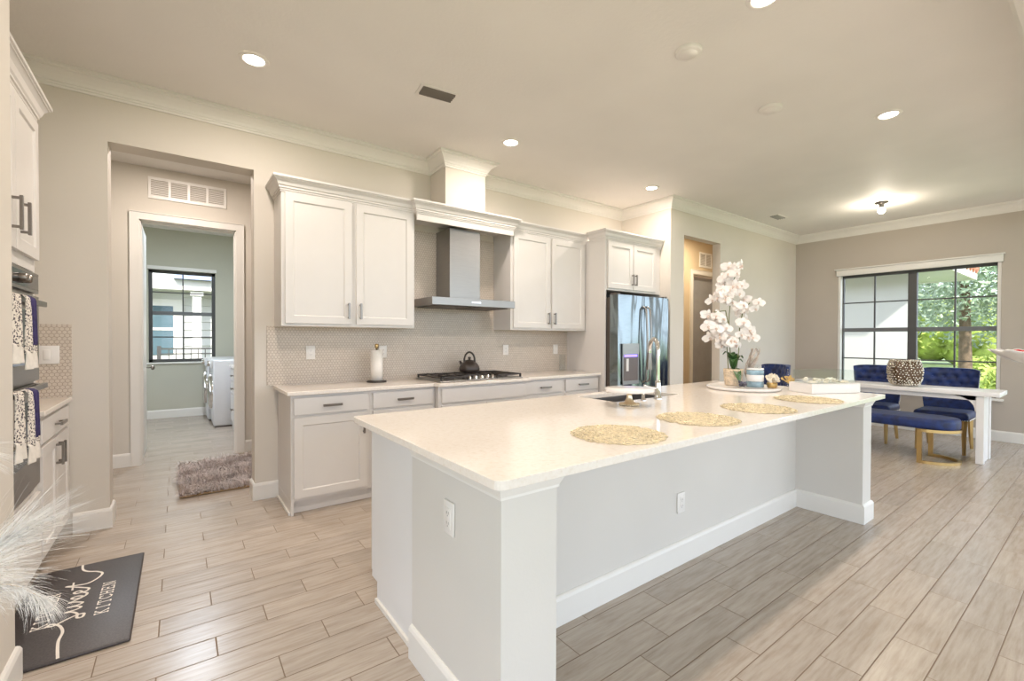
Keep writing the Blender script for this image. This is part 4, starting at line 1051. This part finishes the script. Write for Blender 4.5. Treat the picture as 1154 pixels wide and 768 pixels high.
# shag rug
M['shag'] = plain('shag_fur', (.60, .52, .49), .9, nscale=7, namp=.22, sheen=.3); M['hide'] = plain('rug_backing', (.40, .27, .14), .9)
def hairs(n, area, L, w, seed, lean=(0, 0)):
    rnd = random.Random(seed); m = MB()
    for _ in range(n):
        x = rnd.uniform(area[0], area[1]); y = rnd.uniform(area[2], area[3]); a = rnd.uniform(0, 2*PI)
        l = L*rnd.uniform(.6, 1.2); d = Vector((math.cos(a)*.5+lean[0]+.4*math.sin(x*17+y*9), math.sin(a)*.5+lean[1]+.4*math.cos(y*13-x*7), .75)).normalized()
        p0 = Vector((x, y, .012)); p1 = p0+d*l*.6; d2 = (d+Vector((0, 0, -.75))).normalized(); p2 = p1+d2*l*.5
        s_ = Vector((-d.y, d.x, 0)); s_ = s_.normalized()*w if s_.length > 1e-4 else Vector((w, 0, 0))
        m.add([p0-s_, p0+s_, p1+s_*.8, p1-s_*.8, p2], [(0, 1, 2, 3), (3, 2, 4)])
    return m
rg = thing('shag_rug', 'shaggy grey-brown fur rug on the floor of the laundry hall', 'rug', (.47, 5.08, 0))
MB().rbox(-.47, .47, -.56, .56, .0005, .014, .006).obj('backing', 'hide', rg)
hairs(11000, (-.47, .47, -.57, .57), .08, .0028, 2, (-.2, -.25)).obj('pile', 'shag', rg, kind='stuff')

# towels on the oven handles
M['towel'], nt, p = nodes('printed_tea_towel')
v = objco(nt); n1 = noise(nt, mapping(nt, v, (1, 1, 1)), 115, 2, .55); n2 = noise(nt, v, 9, 2)
zz = N(nt, 'ShaderNodeSeparateXYZ'); nt.links.new(v, zz.inputs[0])
ink = math_(nt, 'MULTIPLY', ramp(nt, n1, [(.535, (0, 0, 0)), (.56, (1, 1, 1))]), ramp(nt, zz.outputs[2], [(.0, (0, 0, 0)), (.001, (1, 1, 1))]))
nt.links.new(mixc(nt, ink, (.74, .68, .60), (.06, .045, .06)), p.inputs['Base Color']); p.inputs['Roughness'].default_value = .9
M['towelhem'] = plain('towel_hem', (.76, .71, .64), .9, nscale=40, namp=.08); M['navy'] = plain('navy_towel_band', (.035, .025, .10), .85, nscale=60, namp=.3)
def towel(yc, zbar, label, w=.17):
    """hung over the oven bar; local x along the bar (world +Y), local -y out of the oven, z=0 at the start of the printed part"""
    r = thing('tea_towel', label, 'towel', (-1.198, yc, zbar-.30), PI/2, 'tea towels on the oven handles')
    yb0 = tf-.052; zt = .30
    def hang(m, x0, x1, z0, z1, off, lap=True):
        def fn(u, v):
            s_ = v; x = x0+(x1-x0)*u; fold = .007*math.sin(u*PI*3+1)*(1-.0*v)
            if s_ < .8: z = z0+(z1-z0)*s_/.8; y = yb0-.018-off+fold*(.4+.6*(1-s_/.8))
            else:
                a = (s_-.8)/.2*PI; z = z1+.018*math.sin(a); y = yb0-.018*math.cos(a)-off*(1-(s_-.8)/.2)+fold*.4*(1-(s_-.8)/.2)
            sp_ = 1+.10*(1-min(1, s_/.8)); return ((x-(x0+x1)/2)*sp_+(x0+x1)/2, y, z)
        return m.grid(fn, 12, 22)
    a = w/2
    for x0, x1, drop in ((-a, -.03, .255), (.0, a, .285)):
        hang(MB(), x0, x1, -drop+.30+.05, zt, 0 if x1 < 0 else .014).obj('printed_cloth', 'towel', r)
        m = MB(); hang(m, x0-.006, x1+.008, -drop+.30-.02, -drop+.30+.055, .002 if x1 < 0 else .016).obj('hem', 'towelhem', r)
    hang(MB(), a-.085, a-.02, .10, zt, .020).obj('navy_band', 'navy', r)
    m = MB()
    m.grid(lambda u, v: (-a+2*a*u, yb0+.019+.003*math.sin(u*9), .06+.24*v), 10, 6).obj('back_drop', 'towelhem', r)
    for o in r.children:
        if o.type == 'MESH':
            q = o.modifiers.new('thick', 'SOLIDIFY'); q.thickness = .004
    return r
towel(2.77, 1.47, 'printed tea towel with navy band on the upper oven handle', .25)
towel(2.80, 1.06, 'printed tea towel with navy band on the lower oven handle', .25)

# pampas grass
pg = thing('pampas_grass_vase', 'feathery white and grey pampas plumes arching in from the left edge', 'dried grass', (-.75, 1.48, 0))
MB().lathe([(.075, .0005), (.09, .02), (.11, .20), (.10, .40), (.06, .52), (.055, .56), (.062, .58), (.056, .58), (.05, .54), (.05, .5), (0, .45)], seg=32, cap=False).obj('vase', 'ceramic', pg)
M['plume'], nt, p = nodes('plume_fibre'); v = objco(nt)
nn = noise(nt, mapping(nt, v, (1, 1, 1)), 55, 2)
nt.links.new(ramp(nt, nn, [(.30, (.14, .13, .14)), (.36, (.76, .73, .69)), (.7, (.88, .85, .81))]), p.inputs['Base Color']); p.inputs['Roughness'].default_value = .8
rnd = random.Random(31)
def plume(P, nh, L, spread, drop):
    Q = crom([Vector(q) for q in P], 8)
    MB().tube(Q, [.004*(1-.7*i/len(Q)) for i in range(len(Q))], 5).obj('stalk', 'basket', pg)
    m = MB(); i0 = int(len(Q)*.42)
    for _ in range(nh):
        f_ = rnd.random(); i = min(len(Q)-2, int(i0+f_*(len(Q)-i0))); q = Q[i].lerp(Q[i+1], rnd.random()); t = (Q[i+1]-Q[i]).normalized()
        d = (t+Vector((rnd.gauss(0, spread), rnd.gauss(0, spread), rnd.gauss(0, spread)))).normalized(); l = L*rnd.uniform(.5, 1.1)*(1-.35*f_)
        s_ = d.cross(Vector((rnd.uniform(-1, 1), rnd.uniform(-1, 1), rnd.uniform(-1, 1)))).normalized()*rnd.uniform(.0003, .0007); pts = [q]
        for k in range(1, 5):
            d = (d+Vector((0, 0, -drop*.25))).normalized(); pts.append(pts[-1]+d*l/4)
        vs = []
        for k, a in enumerate(pts): w_ = 1-.8*k/4; vs += [a-s_*w_, a+s_*w_]
        m.add(vs, [(2*k, 2*k+1, 2*k+3, 2*k+2) for k in range(4)])
    m.obj('plume', 'plume', pg, kind='stuff')
def off(*P): return [(x+.75, y-1.48, z) for x, y, z in P]
plume([(0, 0, .5)]+off((-.66, 1.56, .56), (-.52, 1.63, .67), (-.41, 1.62, .76), (-.33, 1.59, .82)), 800, .27, .22, .22)
plume([(.01, .01, .5)]+off((-.62, 1.56, .60), (-.46, 1.59, .70), (-.34, 1.57, .72), (-.27, 1.54, .68)), 900, .13, .32, 1.1)
plume([(-.01, .02, .5)]+off((-.70, 1.62, .80), (-.60, 1.70, .97), (-.52, 1.72, 1.03), (-.42, 1.70, 1.02)), 450, .17, .34, .6)
plume([(.02, -.01, .5)]+off((-.64, 1.53, .58), (-.52, 1.55, .66), (-.42, 1.52, .74), (-.35, 1.48, .79)), 600, .22, .28, .5)
# ================================================================== DINING END
tb = thing('dining_table', 'white dining table with slab legs by the big window', 'table', (6.96, 1.70, 0))
tx, tyy = .245, .955
MB().rbox(-tx, tx, -tyy, tyy, .715, .762, .004).obj('tabletop', 'white', tb)
for s_ in (-1, 1):
    yy = s_*(tyy-.145)
    MB().box(-.215, -.14, yy-.03, yy+.03, .0005, .714).box(.14, .215, yy-.03, yy+.03, .0005, .714).box(-.14, .14, yy-.018, yy+.018, .0005, .714).obj('leg', 'white', tb, .003)
    m = MB()
    for x in (-.18, .18):
        P = [(0, 0)]+[(.13*(1-math.cos(t)), -.13*(1-math.sin(t))) for t in [PI/2*k/8 for k in range(9)]][::1]
        poly = [(0, 0), (.16, 0), (.16, -.012)]+[(.16-.15*math.sin(t), -.012-.15*(1-math.cos(t))) for t in [PI/2*k/8 for k in range(1, 9)]]+[(0, -.162)]
        pr_ = [(yy-s_*(.03+a), .713+b) for a, b in poly]; n = len(pr_)
        vs = [(x-.02, a, b) for a, b in pr_]+[(x+.02, a, b) for a, b in pr_]
        m.add(vs, [tuple(range(n)), tuple(range(n, 2*n))[::-1]]+[(i, (i+1) % n, n+(i+1) % n, n+i) for i in range(n)])
    m.obj('corner_bracket', 'white', tb)
MB().box(-.20, -.17, -tyy+.18, tyy-.18, .665, .714).box(.17, .20, -tyy+.18, tyy-.18, .665, .714).obj('apron', 'white', tb)

def chair(label):
    r = thing('dining_chair', label, 'chair', (0, 0, 0), 0, 'blue velvet dining chairs')
    # seat cushion, rounded front
    MB().rbox(-.24, .24, -.24, .24, .38, .475, .04, seg=4).obj('seat', 'velvet', r)
    bt_ = [(bx*.1+(.05 if k % 2 else 0), .60+k*.085) for k in range(5) for bx in (-2, -1, 0, 1, 2)]
    def fr_(u, v):
        x = (u-.5)*2; z = .40+.56*v; w_ = .245+.02*v-.03*(1-v)*(1-v)
        y = .215+.05*v-.075*x*x*(.3+.7*v); q = 0
        for bx, bz in bt_:
            dd = ((x*w_-bx)**2+(z-bz)**2)/(.028**2); q += math.exp(-dd)
        y += .018*min(1, q)
        z2 = z-(.02*abs(x)**6 if v > .9 else 0)
        return (x*w_, y, z2)
    def bk_(u, v):
        a = fr_(u, v); x = (u-.5)*2; return (a[0]*1.0, .215+.05*v-.075*x*x*(.3+.7*v)+.085*(1-.6*abs(x)**4)+.012, a[2])
    m = MB(); nu, nv = 40, 36
    m.grid(fr_, nu, nv).grid(bk_, nu, nv)
    def edge(f1, f2, n): m.grid(lambda a, b: tuple(Vector(f1(a)).lerp(Vector(f2(a)), b)), n, 4)
    edge(lambda a: fr_(a, 1), lambda a: bk_(a, 1), nu); edge(lambda a: fr_(a, 0), lambda a: bk_(a, 0), nu)
    edge(lambda a: fr_(0, a), lambda a: bk_(0, a), nv); edge(lambda a: fr_(1, a), lambda a: bk_(1, a), nv)
    b = m.obj('backrest', 'velvet', r)
    bm_ = MB()
    for bx, bz in bt_:
        if abs(bx) < .22: 
            a = fr_(bx/.5+.5, (bz-.40)/.56); bm_.sphere((a[0], a[1]-.002, a[2]), .007, 7, 5)
    bm_.obj('tuft_button', 'velvet', b)
    nl = MB()
    for s_ in (0, 1):
        for k in range(22):
            a = Vector(fr_(s_, .08+k*.041)).lerp(Vector(bk_(s_, .08+k*.041)), .55); nl.sphere((a[0]+(.001 if s_ else -.001), a[1], a[2]), .0075, 7, 5)
    for k in range(24): nl.sphere((-.23+k*.02, -.241, .392), .0068, 7, 5)
    for k in range(22):
        for s_ in (-1, 1): nl.sphere((s_*.241, -.21+k*.02, .392), .0068, 7, 5)
    nl.obj('nailhead_trim', 'nail', r)
    for x, y, dy in ((-.2, -.2, -.02), (.2, -.2, -.02), (-.19, .2, .09), (.19, .2, .09)):
        MB().tube([(x*1.02, y+dy, .0005), (x, y+dy*.35, .2), (x, y, .385)], [.016, .021, .026], 4, smooth=False).obj('leg', 'gold', r)
    return r
c0 = chair('blue tufted dining chair pulled in at the near end of the window side')
c0.location = (7.34, 1.265, 0); c0.rotation_euler = (0, 0, -PI/2)
dup(c0, (7.34, 1.965, 0), -PI/2, 'blue tufted dining chair behind the beaded vase')
dup(c0, (6.42, 2.97, 0), -PI/2-.585, 'blue tufted chair beyond the far table end, seen above the jars on the island')
bn = thing('dining_bench', 'royal blue velvet bench on curved gold frames at the table front', 'bench', (6.56, 1.70, 0))
bw, bl = .245, .70
def stadium(w, l, n=12):
    P = []
    for s_ in (-1, 1):
        for k in range(n+1):
            t = PI*k/n; P.append((s_*w*math.cos(t) if s_ < 0 else w*math.cos(t), s_*(l-w*.85)+s_*w*.85*math.sin(t)) if s_ > 0 else (-w*math.cos(t), -(l-w*.85)-w*.85*math.sin(t)))
    return P
m = MB(); st = stadium(bw, bl)
layers = [(.94, .362), (.985, .372), (1, .39), (1, .435), (.985, .455), (.94, .468), (.80, .474)]
n = len(st); vs = [(x*(1 if True else 1)*k, y*(1-(1-k)*.35), z) for k, z in layers for x, y in st]
fs = [(i*n+j, i*n+(j+1) % n, (i+1)*n+(j+1) % n, (i+1)*n+j) for i in range(len(layers)-1) for j in range(n)]+[tuple(range(n))[::-1], tuple(range((len(layers)-1)*n, len(layers)*n))]
m.add(vs, fs, True).obj('seat', 'velvet', bn)
for s_ in (-1, 1):
    yp = s_*.42; q = MB()
    arc = [(bw*.98*math.cos(t), yp+s_*.27*math.sin(t), 0) for t in [PI*k/16 for k in range(17)]]
    q.strip([(x, y, .0005) for x, y, z in arc], .035, .028); q.strip([(x, y, .332) for x, y, z in arc], .03, .03)
    for sx in (-1, 1): q.box(sx*bw*.98-.018, sx*bw*.98+.018, yp-.02, yp+.02, .0008, .36)
    q.box(-bw*.98, bw*.98, yp-.015, yp+.015, .332, .36)
    q.obj('leg_frame', 'gold', bn)
# beaded vase
vz = thing('beaded_vase', 'rounded silver-gold beaded vase on the dining table', 'vase', (6.86, 1.53, .772), .5)
M['bead'] = plain('silver_gold_beads', (.72, .66, .56), .2, metal=.9, nscale=120, namp=.4)
M['vasebody'] = plain('bronze_vase_body', (.12, .07, .04), .4, metal=.5)
def sq(a, e=3.2):
    c, s_ = math.cos(a), math.sin(a); return (abs(c)**e+abs(s_)**e)**(-1/e)
prof = [(.11, .001), (.14, .02), (.162, .07), (.170, .15), (.165, .23), (.145, .285), (.115, .295), (.10, .28)]
def vp(t):
    t *= len(prof)-1; i = min(int(t), len(prof)-2); f_ = t-i; return (prof[i][0]*(1-f_)+prof[i+1][0]*f_, prof[i][1]*(1-f_)+prof[i+1][1]*f_)
def vf(u, v):
    r_, z = vp(v); a = u*2*PI; r_ *= .84*sq(a, 5); return (r_*math.cos(a), r_*math.sin(a), z)
MB().grid(vf, 40, 20).obj('body', 'vasebody', vz)
m = MB()
for j in range(1, 17):
    for k in range(34):
        x, y, z = vf((k+.5*(j % 2)+random.uniform(-.25, .25))/34, (j+random.uniform(-.25, .25))/19.5*.95); m.sphere((x, y, z), random.uniform(.007, .0125), 6, 4)
m.obj('beading', 'bead', vz)
# white bowl at the right edge
bo = thing('ruffled_bowl', 'white fluted bowl with red petals cut by the right photo edge', 'bowl', (5.07, .37, 0))
def bf(u, v):
    a = u*2*PI; r_ = .02+.23*v**.8; r_ *= 1+.05*v*math.cos(a*12); return (r_*math.cos(a), r_*math.sin(a), 1.13+.10*v**1.6+.008*v*math.cos(a*12))
b = MB().grid(bf, 96, 10).obj('bowl', 'ceramic', bo); q = b.modifiers.new('thick', 'SOLIDIFY'); q.thickness = .006
MB().lathe([(.065, .0005), (.065, .02), (.04, .05), (.028, .30), (.028, .9), (.05, 1.08), (.03, 1.13), (0, 1.131)], seg=28).obj('pedestal', 'ceramic', bo)
m = MB(); rnd = random.Random(6)
for k in range(60):
    a = rnd.uniform(0, 6.28); r_ = .15*rnd.random()**.5; m.sphere((r_*math.cos(a), r_*math.sin(a), 1.195+rnd.uniform(0, .03)), .022, 7, 5, sc=(1, 1, .5))
m.obj('red_petals', 'red', bo, kind='stuff')
